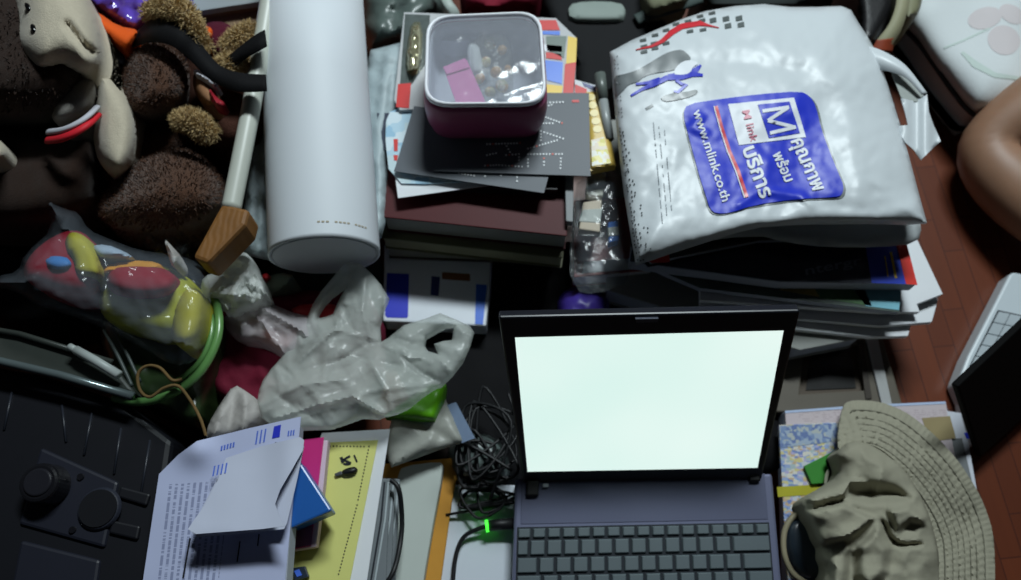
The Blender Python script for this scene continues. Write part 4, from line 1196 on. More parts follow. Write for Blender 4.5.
o = solid('cloth', smooth_loop([(200, 24), (222, 20), (236, 30), (240, 60), (222, 62), (204, 44)], 2), lambda x, y, d: .205 + .02 * dome(d, 10), .14, mat('maroon_cloth', (78, 26, 42), .9, .1, .2, ns=200), s=4)
thing(o, 'dark maroon cloth behind the shaggy golden limbs', 'cloth')
o = solid('ball', smooth_loop(ell(207, 33, 6, 7, 0, 10), 1), lambda x, y, d: .225 + .012 * dome(d, 6), .2, mat('orange_felt', (226, 92, 28)), s=2.5)
thing(o, 'small orange felt ball beside the maroon cloth', 'ball')

ml = root('mallet', 'wooden mallet with a long white handle leaning beside the paper roll', 'mallet', P(232, 170, .2))
part(tube('handle', PT([(231, 210, .226), (243, 150, .231), (254, 92, .235), (266, 20, .242), (274, -30, .247)]), .0098, mat('ivory_plastic', (188, 192, 182), .4, .5, .04), n=16), ml, 'long ivory white handle')
part(solid('head', [(216, 213), (222, 203), (249, 209), (245, 224), (207, 263), (192, 257)], .236, .200, mat('mallet_wood', (126, 86, 44), .55, .3, .2, ns=90, wave=(50, 4, .15, 'X')), bevel=.004), ml, 'block of varnished wood')

# ------------------------------------------------------------------ white paper roll
RA, RB = P(325, 256, .172), P(311.5, -14, .214)
rdir = (RB - RA).normalized(); RBX = RB + rdir * .05
rr_ = .0585
pr = root('paper_roll', 'big white paper roll lying from the middle to the back edge', 'paper roll', ((RA.x + RBX.x) / 2, (RA.y + RBX.y) / 2, .115))
n1 = rdir.cross(Vector((0, 0, 1))).normalized(); n2 = rdir.cross(n1)


def circ(c, r, n=56): return [c + (n1 * math.cos(k * 2 * math.pi / n) + n2 * math.sin(k * 2 * math.pi / n)) * r for k in range(n)]


part(link_mesh('tube', loft([circ(RA + rdir * .004, rr_ * .94), circ(RA, rr_ * .97), circ(RA, rr_), circ(RA + rdir * .004, rr_ * 1.003), circ(RA + rdir * .2, rr_), circ(RBX, rr_)]), mat('roll_paper', (216, 222, 228), .55, .35, .02, ns=10), smooth=True), pr)
pr.children[0].data.polygons.foreach_set('use_smooth', [len(p.vertices) == 4 for p in pr.children[0].data.polygons])
part(link_mesh('end_cap', loft([circ(RA + rdir * .003, rr_ * .93), circ(RA - rdir * .0004, rr_ * .925)]), mat('cap_paper', (190, 194, 200), .6, .3, .04)), pr, 'flat round end')
pt = []
for k in range(12):
    a = R(-58 + k * 2.1); s_ = .012
    c = RA + rdir * .022
    f = lambda aa, l: c + rdir * l + (n1 * math.sin(aa) * -1 + Vector((0, 0, 1)) * 0) * 0
    pt.append(a)
upv = (Vector((0, 0, 1)) - rdir * rdir.z).normalized(); sdv = rdir.cross(upv) * -1
if sdv.x < 0: sdv = -sdv
bm = bmesh.new()
for k in range(13):
    if k in (3, 8): continue
    a0, a1 = R(6 + k * 4.2), R(6 + k * 4.2 + 2.8)
    q = []
    for aa, l in ((a0, .0145), (a1, .0145), (a1, .0162), (a0, .0162)):
        q.append(bm.verts.new(RA + rdir * l + (upv * math.cos(aa) + sdv * math.sin(aa)) * (rr_ + .0006)))
    bm.faces.new(q)
part(link_mesh('printed_line', bm, mat('tan_ink', (170, 160, 140), .6, .2)), pr, 'faint brown printed line near the end')

# soft white things beside the roll
filmw = mat('thin_white_plastic', (200, 208, 206), .3, .5, .05, clear=.22, transl=.25, bump=.15, bs=80, bd=.002)
o = solid('plastic_sheet', smooth_loop([(262, 60), (276, 60), (286, 180), (284, 262), (262, 258), (240, 252), (243, 215), (250, 150), (256, 100)], 1),
          lambda x, y, d: .13 + .014 * dome(d, 12) + ridges(x, y, [([(256, 120), (248, 240)], .008, 4), ([(266, 130), (258, 255)], .008, 4)]) + .004 * ns(x, y, .06, 3, 2), lambda x, y, d, z: z - .004, mat('white_cloth', (166, 180, 184), .5, .35, .05, crumple=(24, .25, .010)), s=4)
thing(o, 'white crinkled plastic sheet squeezed along the left side of roll', 'plastic sheet')
o = solid('plastic_sheet', smooth_loop([(362, 52), (396, 44), (412, 38), (411, 70), (404, 92), (396, 122), (388, 180), (384, 236), (372, 240), (366, 180)], 1),
          lambda x, y, d: .15 + .010 * dome(d, 14) + ridges(x, y, [([(390, 50), (380, 130), (378, 230)], .008, 6), ([(402, 44), (398, 100)], .006, 5)]) + .004 * ns(x, y, .05, 7, 2), lambda x, y, d, z: z - .003, mat('white_cloth', (176, 188, 194)), s=4)
thing(o, 'pale plastic sheet hanging between the paper roll and the lunch box', 'plastic sheet')
o = solid('garbage_bag', smooth_loop([(360, -50), (450, -50), (446, 0), (440, 20), (412, 36), (396, 44), (362, 52)], 1), lambda x, y, d: .11 + .05 * dome(d, 26) + .012 * ns(x, y, .05, 2, 3), .04,
          mat('grey_green_plastic', (84, 96, 92), .35, .5, .15), s=5)
thing(o, 'grey green plastic bag right of the roll at the back', 'bag')
o = tube('handle_strap', PT([(440, -20, .17), (446, 0, .18), (454, 12, .175), (458, 22, .16)]), .0065, mat('pale_strap', (168, 180, 174), .5, .4), flat=.4)
thing(o, 'pale plastic strap behind the lunch box', 'strap')
o = solid('cloth', smooth_loop([(456, -40), (546, -40), (540, 4), (520, 12), (480, 12), (462, 10)], 1), lambda x, y, d: .12 + .03 * dome(d, 14) + .006 * ns(x, y, .08, 4), .05, mat('crimson_cloth', (120, 24, 44), .8, .2, .3, ns=90), s=5)
thing(o, 'dark crimson cloth lying behind the lunch box', 'cloth')

# back row of bags
cbg = root('camera_bag', 'black padded camera bag with a grey panel behind the magazine pile', 'bag', P(590, 30, .02))
part(solid('body', smooth_loop([(538, -60), (660, -60), (676, 20), (650, 60), (610, 100), (575, 96), (572, 50), (545, 26)], 1), lambda x, y, d: .10 + .02 * dome(d, 12), .002, mat('black_padding', (26, 27, 29), .8, .2, .1, bump=.2, bs=600), s=7), cbg)
part(solid('panel', smooth_loop([(568, 5), (585, 1), (620, 2), (626, 10), (624, 19), (600, 20), (570, 19)], 1), lambda x, y, d: .126 + .002 * dome(d, 3), .1, mat('grey_rubber', (138, 150, 144), .6, .3), s=4), cbg, 'grey rubber panel')
part(tube('strap', PT([(636, 20, .125), (650, 14, .128), (672, 8, .128), (700, -2, .125)]), .009, mat('dark_grey_strap', (62, 74, 72), .7, .3), flat=.4), cbg, 'dark grey strap')
o = solid('pouch', smooth_loop([(638, -40), (700, -40), (688, 4), (672, 8), (656, 14), (644, 12)], 1), lambda x, y, d: .135 + .02 * dome(d, 9), .1, mat('olive_cloth', (112, 114, 92), .8, .2, .1, bump=.3, bs=400), s=5)
thing(o, 'olive cloth pouch behind the top edge of the shopping bag', 'pouch')
o = solid('shoe_bag', smooth_loop([(704, -60), (800, -60), (840, -50), (840, 0), (790, 10), (720, 14), (702, 8)], 1), lambda x, y, d: .10 + .03 * dome(d, 16) + .006 * ns(x, y, .04, 6), .002, mat('charcoal_cloth', (48, 54, 54), .8, .2, .2, bump=.2, bs=400), s=7)
thing(o, 'charcoal cloth bag hidden behind the shopping bag top', 'bag')
hb = root('handbag', 'black handbag with a beige belt at the top right of shopping bag', 'bag', P(880, 25, 0))
part(solid('body', smooth_loop([(846, -60), (900, -60), (898, 0), (890, 20), (878, 44), (866, 48), (856, 40), (858, 10)], 1), lambda x, y, d: .11 + .03 * dome(d, 10), .002, mat('black_leather', (22, 22, 24), .4, .4, .1, bump=.2, bs=300), s=5), hb)
part(strap('belt', [(897, -20, .15), (896, 4, .148), (889, 24, .142), (877, 40, .132), (872, 49, .125)], [(913, -20, .15), (908, 8, .147), (901, 30, .138), (893, 44, .13), (888, 52, .12)], mat('beige_belt', (150, 148, 120), .6, .3, .08)), hb, 'beige belt')
part(strap('belt_tip', [(877, 40, .134), (871, 50, .126)], [(894, 38, .134), (892, 52, .124)], mat('rust_tip', (142, 62, 38), .6, .3)), hb, 'rust orange belt end')
part(solid('flap', smooth_loop([(908, -30), (926, -30), (922, 4), (916, 18), (904, 22), (902, 10)], 1), lambda x, y, d: .13 + .012 * dome(d, 7), .08, mat('khaki_flap', (124, 124, 98), .6, .3, .1), s=4), hb, 'khaki flap')

# ------------------------------------------------------------------ junk under the carrier bag
o = solid('fabric_bag', smooth_loop([(214, 344), (226, 300), (262, 292), (330, 290), (384, 300), (384, 400), (340, 420), (262, 420), (238, 412), (205, 392)], 1),
          lambda x, y, d: .085 + .03 * dome(d, 14) + .006 * ns(x, y, .05, 3, 2), .0715, mat('maroon_fabric', (104, 22, 44), .8, .2, .2, ns=90, bump=.2, bs=300), s=5)
thing(o, 'dark maroon fabric bag under the white carrier bag', 'bag')
o = slab('storage_tin', [(270, 262), (380, 258), (380, 330), (270, 330)], .07, .068, mat('dark_green_box', (36, 52, 46), .5, .4, .2), .004)
thing(o, 'dark green tin under the paper roll end', 'tin')
o = solid('candy_wrapper', smooth_loop([(290, 306), (330, 302), (346, 312), (330, 322), (296, 318)], 1), lambda x, y, d: .118 + .01 * dome(d, 5), .1, mat('red_wrapper', (196, 40, 48), .35, .5, .1), s=3)
thing(o, 'small red wrapper seen through the carrier bag handle', 'wrapper')
o = solid('candy_wrapper', smooth_loop(ell(266, 277, 4.5, 4, 0, 8), 1), lambda x, y, d: .125 + .008 * dome(d, 3), .07, mat('red_wrapper', (196, 40, 48)), s=2)
thing(o, 'tiny red wrapper between the bag knot and the paper roll end', 'wrapper')
o = solid('plastic_scrap', smooth_loop([(264, 278), (280, 272), (296, 276), (288, 288), (268, 296)], 1), lambda x, y, d: .118 + .008 * dome(d, 6), .07, mat('sage_plastic', (120, 132, 116), .4, .4, .1), s=3)
thing(o, 'sage green plastic scrap below the front end of the roll', 'plastic')

knot = root('tied_bag', 'knotted white plastic bag with pinkish contents left of the carrier bag', 'bag', P(250, 310, .1))
kf = mat('knot_plastic', (226, 230, 226), .3, .5, .04, clear=.2, transl=.2, crumple=(36, .4, .010))
g_ = random.Random(8)
kr = []
for k in range(26):
    a = g_.uniform(0, 6.28); x, y = g_.uniform(222, 254), g_.uniform(268, 304); kr.append(([(x, y), (x + 22 * math.cos(a), y + 20 * math.sin(a))], g_.choice((-.009, .010)), 3.2))
part(solid('knot', smooth_loop([(203, 276), (222, 271), (224, 260), (236, 250), (250, 254), (258, 272), (268, 290), (261, 304), (246, 312), (228, 317), (221, 305), (208, 303), (200, 290)], 1),
           lambda x, y, d: .158 + .02 * dome(d, 13) + ridges(x, y, kr, True) + .005 * ns(x, y, .09, 6, 3), .14, kf, s=3), knot, 'crumpled white knot')
br_ = [([(246, 308), (266, 326), (284, 356)], .009, 3), ([(258, 306), (300, 330), (312, 340)], .009, 3), ([(238, 314), (244, 340)], .006, 4), ([(252, 310), (280, 336)], -.006, 3), ([(268, 306), (310, 320)], .006, 3)]
part(solid('body', smooth_loop([(222, 314), (246, 306), (262, 300), (280, 307), (296, 314), (322, 317), (318, 340), (296, 360), (284, 358), (264, 344), (244, 342), (228, 334)], 1),
           lambda x, y, d: .13 + .02 * dome(d, 14) + ridges(x, y, br_, True) + .002 * ns(x, y, .08, 2), .11, mat('bag_film_pinkish', (214, 208, 212), .25, .6, .05, clear=.42, transl=.15, crumple=(34, .35, .008)), s=3.5), knot)
part(solid('contents', smooth_loop([(236, 318), (262, 310), (300, 326), (304, 344), (286, 354), (262, 340), (240, 336)], 1), lambda x, y, d: .117 + .010 * dome(d, 8), .1, mat('salmon_cloth', (190, 118, 108), .8, .2, .1), s=4), knot, 'salmon pink contents')

# white carrier bag
CBAG = [(351, 261), (342, 267), (334, 276), (322, 290), (313, 304), (307, 318), (298, 331), (290, 344), (281, 358), (271, 369), (263, 380), (259, 390), (257, 404), (260, 416), (270, 424), (300, 430), (330, 429), (346, 424), (362, 418), (378, 419), (386, 416), (393, 415), (401, 412),
        (409, 408), (421, 398), (434, 389), (442, 386), (452, 376), (463, 362), (470, 346), (474, 332), (470, 326), (457, 320), (440, 313), (427, 318), (404, 325), (388, 338), (381, 342), (380, 326), (384, 310), (389, 298), (381, 285), (371, 273), (362, 265)]
H1 = [(347, 285), (340, 290), (332, 296), (325, 303), (319, 312), (318, 318), (325, 317), (333, 314), (338, 302)]
H2 = [(454, 326), (447, 327), (438, 331), (426, 338), (425, 346), (428, 351), (438, 354), (434, 344), (443, 341), (452, 340)]
cr_ = [([(350, 268), (345, 300), (334, 330), (300, 360)], .010, 5), ([(366, 270), (362, 310), (372, 340)], .008, 6), ([(340, 300), (352, 330), (380, 345)], -.006, 5), ([(300, 345), (340, 330), (378, 340)], .007, 4), ([(262, 405), (300, 385), (340, 380)], .009, 6),
       ([(275, 418), (320, 404), (352, 396), (384, 414)], .012, 4), ([(300, 372), (350, 356), (400, 366)], -.007, 6), ([(352, 396), (380, 390), (430, 384)], .006, 5), ([(384, 345), (410, 358), (436, 356), (452, 372)], .008, 4),
       ([(398, 352), (420, 372), (440, 382)], -.007, 4), ([(404, 326), (440, 318), (468, 334), (462, 356)], .007, 5), ([(394, 346), (430, 362)], .005, 3), ([(318, 320), (330, 345), (322, 380)], .005, 4), ([(370, 360), (386, 390), (392, 412)], .006, 4)]
g_ = random.Random(31)
for _ in range(80):
    x, y = g_.uniform(265, 460), g_.uniform(275, 425); a = g_.uniform(0, 6.28); L = g_.uniform(10, 44)
    cr_.append(([(x, y), (x + L * math.cos(a), y + L * math.sin(a))], g_.uniform(-.006, .006), g_.uniform(2, 5)))
cbz = lambda x, y, d: .142 + .018 * dome(d, 40) + .62 * ridges(x, y, cr_, True) + .006 * ns(x, y, .03, 4, 2)
carr = solid('carrier_bag', CBAG, cbz, lambda x, y, d, z: z - .004 - .022 * dome(d, 30), mat('carrier_film', (228, 234, 229), .27, .5, .04, clear=.52, transl=.3, crumple=(24, .32, .012)), s=2.4, holes=[H1, H2])
thing(carr, 'crumpled translucent white carrier bag with two open handle loops', 'bag')
o = solid('tissue', smooth_loop([(234, 384), (246, 391), (257, 399), (262, 420), (240, 436), (206, 440), (208, 424), (220, 404)], 1), lambda x, y, d: .150 + .014 * dome(d, 12) + ridges(x, y, [([(236, 390), (228, 436)], -.006, 4), ([(246, 394), (244, 430)], .006, 4), ([(222, 410), (214, 436)], .005, 3)]), .12,
          mat('tissue_white', (196, 192, 188), .6, .3, .04, clear=.08, transl=.15, crumple=(40, .2, .006)), s=3.2)
thing(o, 'small crumpled white tissue above the printed letter corner', 'tissue')
gp = solid('snack_packet', smooth_loop([(384, 416), (400, 404), (430, 384), (446, 384), (444, 402), (435, 422), (410, 420)], 0), lambda x, y, d: .108 + .014 * dome(d, 10) + .002 * ns(x, y, .1, 4), .09, mat('lime_pack', (96, 170, 28), .35, .5, .15), s=3.5)
thing(gp, 'bright green packet peeking out under the carrier bag', 'packet')
pq = root('plastic_pouch', 'pale translucent pouch below the green packet', 'pouch', P(425, 430, .08))
pz = lambda x, y, d: .098 + .007 * dome(d, 12) + ridges(x, y, [([(440, 395), (430, 440), (396, 464)], .004, 5), ([(410, 420), (450, 440)], -.003, 5)]) + .002 * ns(x, y, .06, 3)
part(solid('film', smooth_loop([(392, 418), (420, 410), (444, 396), (455, 420), (464, 442), (440, 449), (416, 458), (391, 467), (384, 450)], 0), pz, lambda x, y, d, z: z - .003, mat('pouch_white', (178, 180, 172), .4, .4, .05, clear=.2, transl=.15, crumple=(28, .25, .008)), s=4), pq)
part(solid('clear_corner', [(447, 405), (456, 402), (475, 438), (462, 443)], lambda x, y, d: .1 + 0 * x, lambda x, y, d, z: z - .001, mat('bluish_film', (140, 160, 190), .15, .7, .1, clear=.45), s=5), pq, 'clear bluish corner')

# ------------------------------------------------------------------ green bag with twine and the bagged doll
gbz = lambda x, y, d: .125 + .03 * dome(d, 30) + .006 * ns(x, y, .05, 5, 2)
gb = root('gift_bag', 'dark green plastic bag with a twine loop beside the tray', 'bag', P(165, 370, .02))
part(solid('body', smooth_loop([(96, 318), (130, 300), (205, 296), (222, 316), (222, 340), (214, 372), (208, 410), (200, 428), (184, 424), (158, 408), (132, 402), (112, 384)], 1), gbz, .02, mat('dark_green_plastic', (44, 60, 34), .3, .5, .3, ns=50), s=5), gb)
part(tube('rim', PT([(214, 296, .166), (219, 318, .172), (217, 340, .174), (206, 364, .174), (190, 382, .172), (166, 396, .168), (140, 402, .16), (114, 398, .15)]), .0045, mat('green_rim', (96, 142, 80), .25, .6, .15)), gb, 'bright green rolled rim')
part(tube('rim', PT([(206, 300, .168), (212, 322, .176), (208, 346, .178), (196, 366, .176), (176, 382, .172)]), .0028, mat('green_rim', (96, 142, 80))), gb, 'thin green fold')
part(tube('twine', PT([(206, 436, .17), (200, 418, .176), (190, 400, .178), (178, 386, .18), (164, 388, .182), (150, 397, .181), (140, 390, .181), (138, 374, .182), (147, 366, .184), (160, 368, .186), (172, 380, .183), (182, 379, .18)]), .0016, mat('jute_twine', (122, 98, 64), .9, .1, .3, ns=400)), gb, 'brown jute twine loop')
part(tube('seam', PT([(104, 330, .165), (118, 356, .168), (132, 386, .168)]), .002, mat('seam_grey', (70, 78, 76), .4, .4)), gb)
part(tube('seam', PT([(112, 326, .165), (126, 352, .168), (140, 382, .168)]), .0018, mat('seam_grey', (70, 78, 76))), gb)
pe = root('marker_pen', 'white marker pen lying across the dark tray', 'pen', P(92, 360, .18))
part(tube('barrel', PT([(76, 350, .186), (96, 361, .186), (119, 375, .186)]), .0046, mat('pen_white', (196, 202, 200), .4, .5), sm=False, n=14), pe)
part(tube('cap', PT([(69.5, 346.5, .186), (76, 350, .186)]), .0036, mat('pen_white', (196, 202, 200)), sm=False, n=14), pe)

doll = root('stuffed_doll', 'red yellow and blue stuffed doll packed in clear plastic', 'soft toy', P(120, 290, .16))
dred = mat('doll_red', (150, 22, 42), .7, .25, .06, bump=.15, bs=500); dyel = mat('doll_yellow', (188, 178, 56), .7, .25, .08, bump=.15, bs=500)
dz_ = lambda z0, h, r: (lambda x, y, d: z0 + h * dome(d, r))
part(solid('head', smooth_loop([(22, 276), (27, 258), (46, 240), (70, 229), (88, 234), (100, 256), (104, 278), (100, 297), (74, 302), (38, 290)], 2), dz_(.185, .038, 28), .16, dred, s=3.5), doll, 'red head')
part(solid('face', smooth_loop([(69, 230), (87, 236), (99, 254), (103, 277), (88, 278), (74, 275), (72, 258), (63, 248)], 2), dz_(.215, .018, 10), .19, dyel, s=3), doll, 'yellow face patch')
part(solid('eye_patch', smooth_loop(ell(59, 263, 15, 9, 4, 14), 1), dz_(.214, .016, 8), .19, mat('doll_blue', (66, 132, 206), .6, .3, .05), s=3), doll, 'sky blue patch')
part(solid('body', smooth_loop([(100, 268), (130, 262), (165, 264), (196, 282), (204, 300), (200, 330), (176, 342), (140, 334), (104, 322), (97, 296)], 2), dz_(.172, .034, 24), .155, mat('doll_olive', (168, 168, 40), .6, .3, .12, ns=40), s=4), doll, 'yellow green body')
part(solid('chest', smooth_loop([(101, 266), (130, 260), (160, 262), (160, 270), (128, 270), (104, 276)], 1), dz_(.206, .010, 6), .19, mat('doll_orange', (220, 150, 40), .6, .3), s=3), doll, 'orange band')
part(solid('arm', smooth_loop([(106, 276), (114, 266), (136, 264), (160, 267), (176, 274), (178, 286), (168, 298), (140, 300), (116, 296), (107, 287)], 2), dz_(.206, .028, 15), .19, dred, s=3), doll, 'red arm')
part(solid('leg', smooth_loop([(180, 292), (192, 286), (204, 294), (206, 320), (198, 342), (182, 350), (170, 338), (172, 312)], 2), dz_(.196, .030, 16), .16, dyel, s=3.5), doll, 'yellow leg')
part(solid('wing', smooth_loop([(90, 246), (106, 244), (126, 252), (134, 258), (110, 258), (98, 258)], 1), dz_(.214, .012, 6), .19, mat('pale_blue_felt', (170, 186, 206), .7, .2), s=3), doll, 'pale blue felt wing')
DB = smooth_loop([(46, 198), (56, 204), (68, 210), (78, 212), (88, 230), (112, 240), (138, 250), (168, 254), (190, 258), (206, 270), (212, 300), (206, 345), (196, 362), (172, 366), (140, 346), (100, 326), (60, 312), (34, 304), (18, 292), (-6, 286), (-4, 276), (18, 272), (24, 254), (54, 228)], 1)
db_r = [([(48, 202), (62, 228), (80, 234)], .006, 3), ([(70, 212), (56, 240), (26, 280)], .005, 3), ([(-2, 281), (22, 282)], .005, 3), ([(110, 244), (150, 258), (186, 262)], .005, 4), ([(104, 246), (104, 310)], .004, 4), ([(176, 340), (200, 350)], .008, 4), ([(180, 262), (210, 300)], .005, 4)]
part(solid('wrapping', DB, lambda x, y, d: .205 + .040 * dome(d, 24) + ridges(x, y, db_r) + .004 * ns(x, y, .06, 8, 3), lambda x, y, d, z: z - .0006,
           mat('clear_wrapping', (170, 180, 192), .1, .9, .05, clear=.93, bump=.2, bs=60, bd=.003), s=3.6), doll, 'clear plastic wrapping')
o = solid('cellophane_packet', smooth_loop([(138, 236), (152, 226), (172, 224), (188, 236), (190, 256), (172, 262), (150, 254)], 1), lambda x, y, d: .180 + .018 * dome(d, 9) + .008 * ns(x, y, .1, 3, 3), .15, mat('cellophane_dark', (90, 96, 96), .1, .9, .1, clear=.9, bump=.4, bs=90, bd=.004), s=3.2)
thing(o, 'small clear cellophane packet above the bagged doll', 'packet')
o = solid('tissue', smooth_loop([(164, 238), (172, 246), (180, 262), (172, 268), (168, 254)], 1), lambda x, y, d: .214 + .008 * dome(d, 4), .19, mat('tissue_white', (206, 202, 198)), s=2.4)
thing(o, 'thin twist of white tissue beside the wooden mallet head', 'tissue')
cdp = root('paper_strip', 'narrow white paper strip with a red tip above the bagged doll', 'paper', P(157, 218, .19))
part(slab('strip', [(120, 219), (184, 213), (192, 216), (186, 220), (122, 222)], .196, .001, mat('dim_paper', (150, 160, 176), .7, .2), 0), cdp)
part(decal('red_tip', [[(182, 213.2), (194, 214.5), (193, 218), (186, 220), (181, 219)]], .196, RED()), cdp, 'red tip')

# ------------------------------------------------------------------ newspapers and the sun hat
comic = patch_mat('comic_print', [(196, 200, 206), (150, 168, 206), (206, 196, 140), (170, 186, 190), (120, 140, 190), (214, 210, 200), (196, 170, 140), (176, 170, 206)], 210, .6, .2, (1, 1.6, 1))
o = slab('newspaper', [(784, 412), (860, 406), (946, 402), (948, 411), (960, 413), (970, 450), (981, 520), (985, 640), (792, 640)], .040, .028, gpg, .001)
thing(o, 'thick folded newspaper at the bottom under the sun hat', 'newspaper')
pnk = root('newspaper', 'pinkish newspaper page showing behind the hat brim', 'newspaper', P(900, 420, .041))
part(slab('page', [(785, 411.5), (860, 406), (946, 402), (949, 424), (958, 470), (790, 470)], .044, .0035, page_mat('pink_news', (196, 184, 188), (150, 130, 140), 30, dens=.5, amount=.4, cw=50), .0005, uvf=quv((785, 470), (960, 470), (785, 405))), pnk)
part(decal('border', [line_poly([(785, 412), (860, 406.5), (945.5, 402.6)], 2.4)], .044, mat('pale_blue_print', (180, 196, 226), .6, .2)), pnk)
part(decal('tan_picture', [[(922, 418), (950, 416), (956, 438), (930, 442)]], .0441, mat('tan_print', (150, 136, 100), .6, .2)), pnk, 'tan picture')
ws = root('newspaper', 'white newspaper corner with blue dot at the right of hat brim', 'newspaper', P(960, 430, .0405))
part(slab('page', [(900, 420), (948, 411), (961, 413), (968, 440), (977, 490), (984, 580), (986, 640), (930, 640)], .0395 + .0022, .0015, mat('white_news', (200, 204, 214), .7, .2), .0003), ws)
part(decal('grey_block', [[(930, 440), (962, 438), (974, 490), (945, 490)]], .0418, mat('grey_news', (120, 124, 126), .6, .2)), ws)
part(decal('blue_mark', [[(964, 433), (971, 432), (972, 438), (967, 439)]], .0418, BLUE()), ws, 'small blue mark')
cmz = .0505
cm = root('comic_page', 'colourful comic page left of the sun hat', 'newspaper', P(815, 500, .046))
part(slab('page', [(779, 425), (862, 421), (870, 640), (792, 640), (783, 500)], cmz, .005, comic, .0005), cm)
part(decal('sky_band', [[(779.5, 426), (862, 422), (862, 438), (780, 448)]], cmz, patch_mat('sky_band_print', [(120, 142, 180), (156, 172, 192), (100, 120, 168), (176, 182, 180)], 240, .6)), cm)
part(decal('yellow_band', [[(777, 487), (822, 484), (822, 494), (778, 497)]], cmz, mat('yellow_print_ink', (172, 166, 48), .6, .2, .15)), cm, 'yellow band')
o = slab('green_card', [(804, 466), (836, 450), (836, 482), (812, 484)], .056, .003, mat('green_card', (52, 130, 44), .5, .3, .1), .0006)
thing(o, 'small green card between the comic page and the hat', 'card')
o = tube('shoelace', PT([(836, 468, .06), (828, 472, .062), (826, 486, .062), (832, 494, .06)]), .002, mat('pale_lace', (170, 170, 150), .8, .2))
thing(o, 'pale loop of lace lying beside the green card', 'lace')
gc = root('coin_purse', 'small round dark purse with a tan edge under the hat crown', 'purse', P(805, 545, .05))
part(solid('body', smooth_loop([(784, 526), (796, 514), (818, 512), (832, 530), (834, 566), (820, 582), (800, 578), (788, 560)], 2), lambda x, y, d: .062 + .012 * dome(d, 14), .052, mat('dark_teal_leather', (38, 48, 58), .3, .5, .3, ns=60), s=4), gc)
part(tube('edge', PT([(816, 513, .072), (796, 515, .07), (785, 530, .068), (784, 552, .068), (792, 572, .068), (806, 583, .068)]), .0032, mat('tan_edge', (142, 134, 110), .6, .3)), gc, 'tan piped edge')

hatm = mat('hat_cotton', (152, 149, 132), .92, .1, .06, ns=60, bump=.35, bs=900, bd=.0015)
hat = root('sun_hat', 'beige cotton sun hat with wide stitched brim and crumpled crown', 'hat', P(890, 500, .05))
BO = [(843, 406), (848, 401), (860, 400), (874, 401), (888, 404), (904, 411), (920, 422), (938, 438), (957, 459), (970, 478), (981, 497), (988, 515), (993, 532), (995, 556), (995, 590), (994, 640)]
BI = [(940, 640), (938, 590), (937, 560), (932, 530), (925, 506), (913, 484), (897, 462), (880, 448), (862, 442), (846, 446), (838, 452)]
BR = BO + BI + [(838, 430)]


def bzf(x, y, d):
    do = seg_dist(np.stack([x, y], 1), BO, False)
    st = sum(-.0016 * np.exp(-((do - k) / .9) ** 2) for k in (10, 18, 24, 30, 36, 42, 48))
    z = .066 + .020 * np.clip(do / 55, 0, 1) + .008 * np.sin(do * 0 + y * .045) + .004 * ns(x, y, .03, 3) + st
    arc = np.arctan2(y - 560, x - 850)
    z += .0012 * np.sin(arc * 160) * np.exp(-((do - 4) / 4.) ** 2) + .0015 * np.sin(arc * 110 + do * .5) * np.sin(do * .75) * (do > 10)
    return z


part(solid('brim', smooth_loop(BR, 1), bzf, lambda x, y, d, z: z - .0025, hatm, s=2.2), hat, 'wide brim with rings of stitching')
st_lines = []
bmx = bmesh.new()
for k, w_ in ((10, .0008), (18, .0004), (24, .0004), (30, .0004), (36, .0004), (42, .0004), (50, .0006)):
    L = np.array(smooth_loop(BO, 1, False)); n_ = np.gradient(L, axis=0); n_ = np.stack([-n_[:, 1], n_[:, 0]], 1); n_ /= np.hypot(n_[:, 0], n_[:, 1])[:, None]
    q = L + n_ * k
    q = q[inside(q, BR) & (np.abs(seg_dist(q, BO, False) - k) < .5)]
    if len(q) > 4:
        z = bzf(q[:, 0], q[:, 1], 0) + .0013
        tube_bm([Vector(p) for p in PN(q, z)], w_, 5, bmx)
bmesh.ops.recalc_face_normals(bmx, faces=bmx.faces)
part(link_mesh('stitching', bmx, mat('stitch_thread', (112, 110, 97), .9, .1), smooth=True), hat, 'darker stitched rings')
CRN = smooth_loop([(836, 452), (850, 440), (872, 444), (894, 458), (912, 480), (925, 504), (934, 530), (940, 560), (942, 640), (822, 640), (824, 552), (812, 530), (800, 506), (803, 498), (826, 486), (838, 476), (836, 462)], 1)
PLATES = [([(800, 500), (816, 490), (842, 478), (862, 477), (872, 483), (852, 486), (846, 498), (815, 506)], .014, 5), (smooth_loop([(844, 487), (858, 478), (890, 479), (912, 490), (920, 504), (886, 507), (862, 509), (848, 503)], 2), -.030, 17),
          ([(803, 510), (842, 501), (879, 518), (853, 539), (821, 548)], .022, 6), ([(812, 508), (843, 498), (846, 503), (815, 511)], -.009, 2.5), (smooth_loop([(876, 518), (886, 517), (894, 534), (902, 541), (926, 539), (924, 549), (894, 551), (883, 538)], 1), -.020, 8),
          ([(884, 508), (910, 501), (929, 516), (927, 528), (911, 525), (896, 537), (888, 520)], .018, 9), ([(854, 543), (878, 523), (893, 548), (892, 574), (870, 595), (850, 578)], .018, 12), ([(826, 549), (853, 541), (850, 582), (828, 604)], .010, 9)]
part(solid('crown', CRN, lambda x, y, d: .086 + .026 * dome(d, 30) + sum(plate(x, y, *q) for q in PLATES) + .007 * (1 - np.abs(ns(x, y, .022, 16, 2)) * 2.2) + .003 * ns(x, y, .05, 6, 2) + .0006 * ns(x, y, .3, 2), .066, hatm, s=2.4), hat, 'crumpled folded crown')

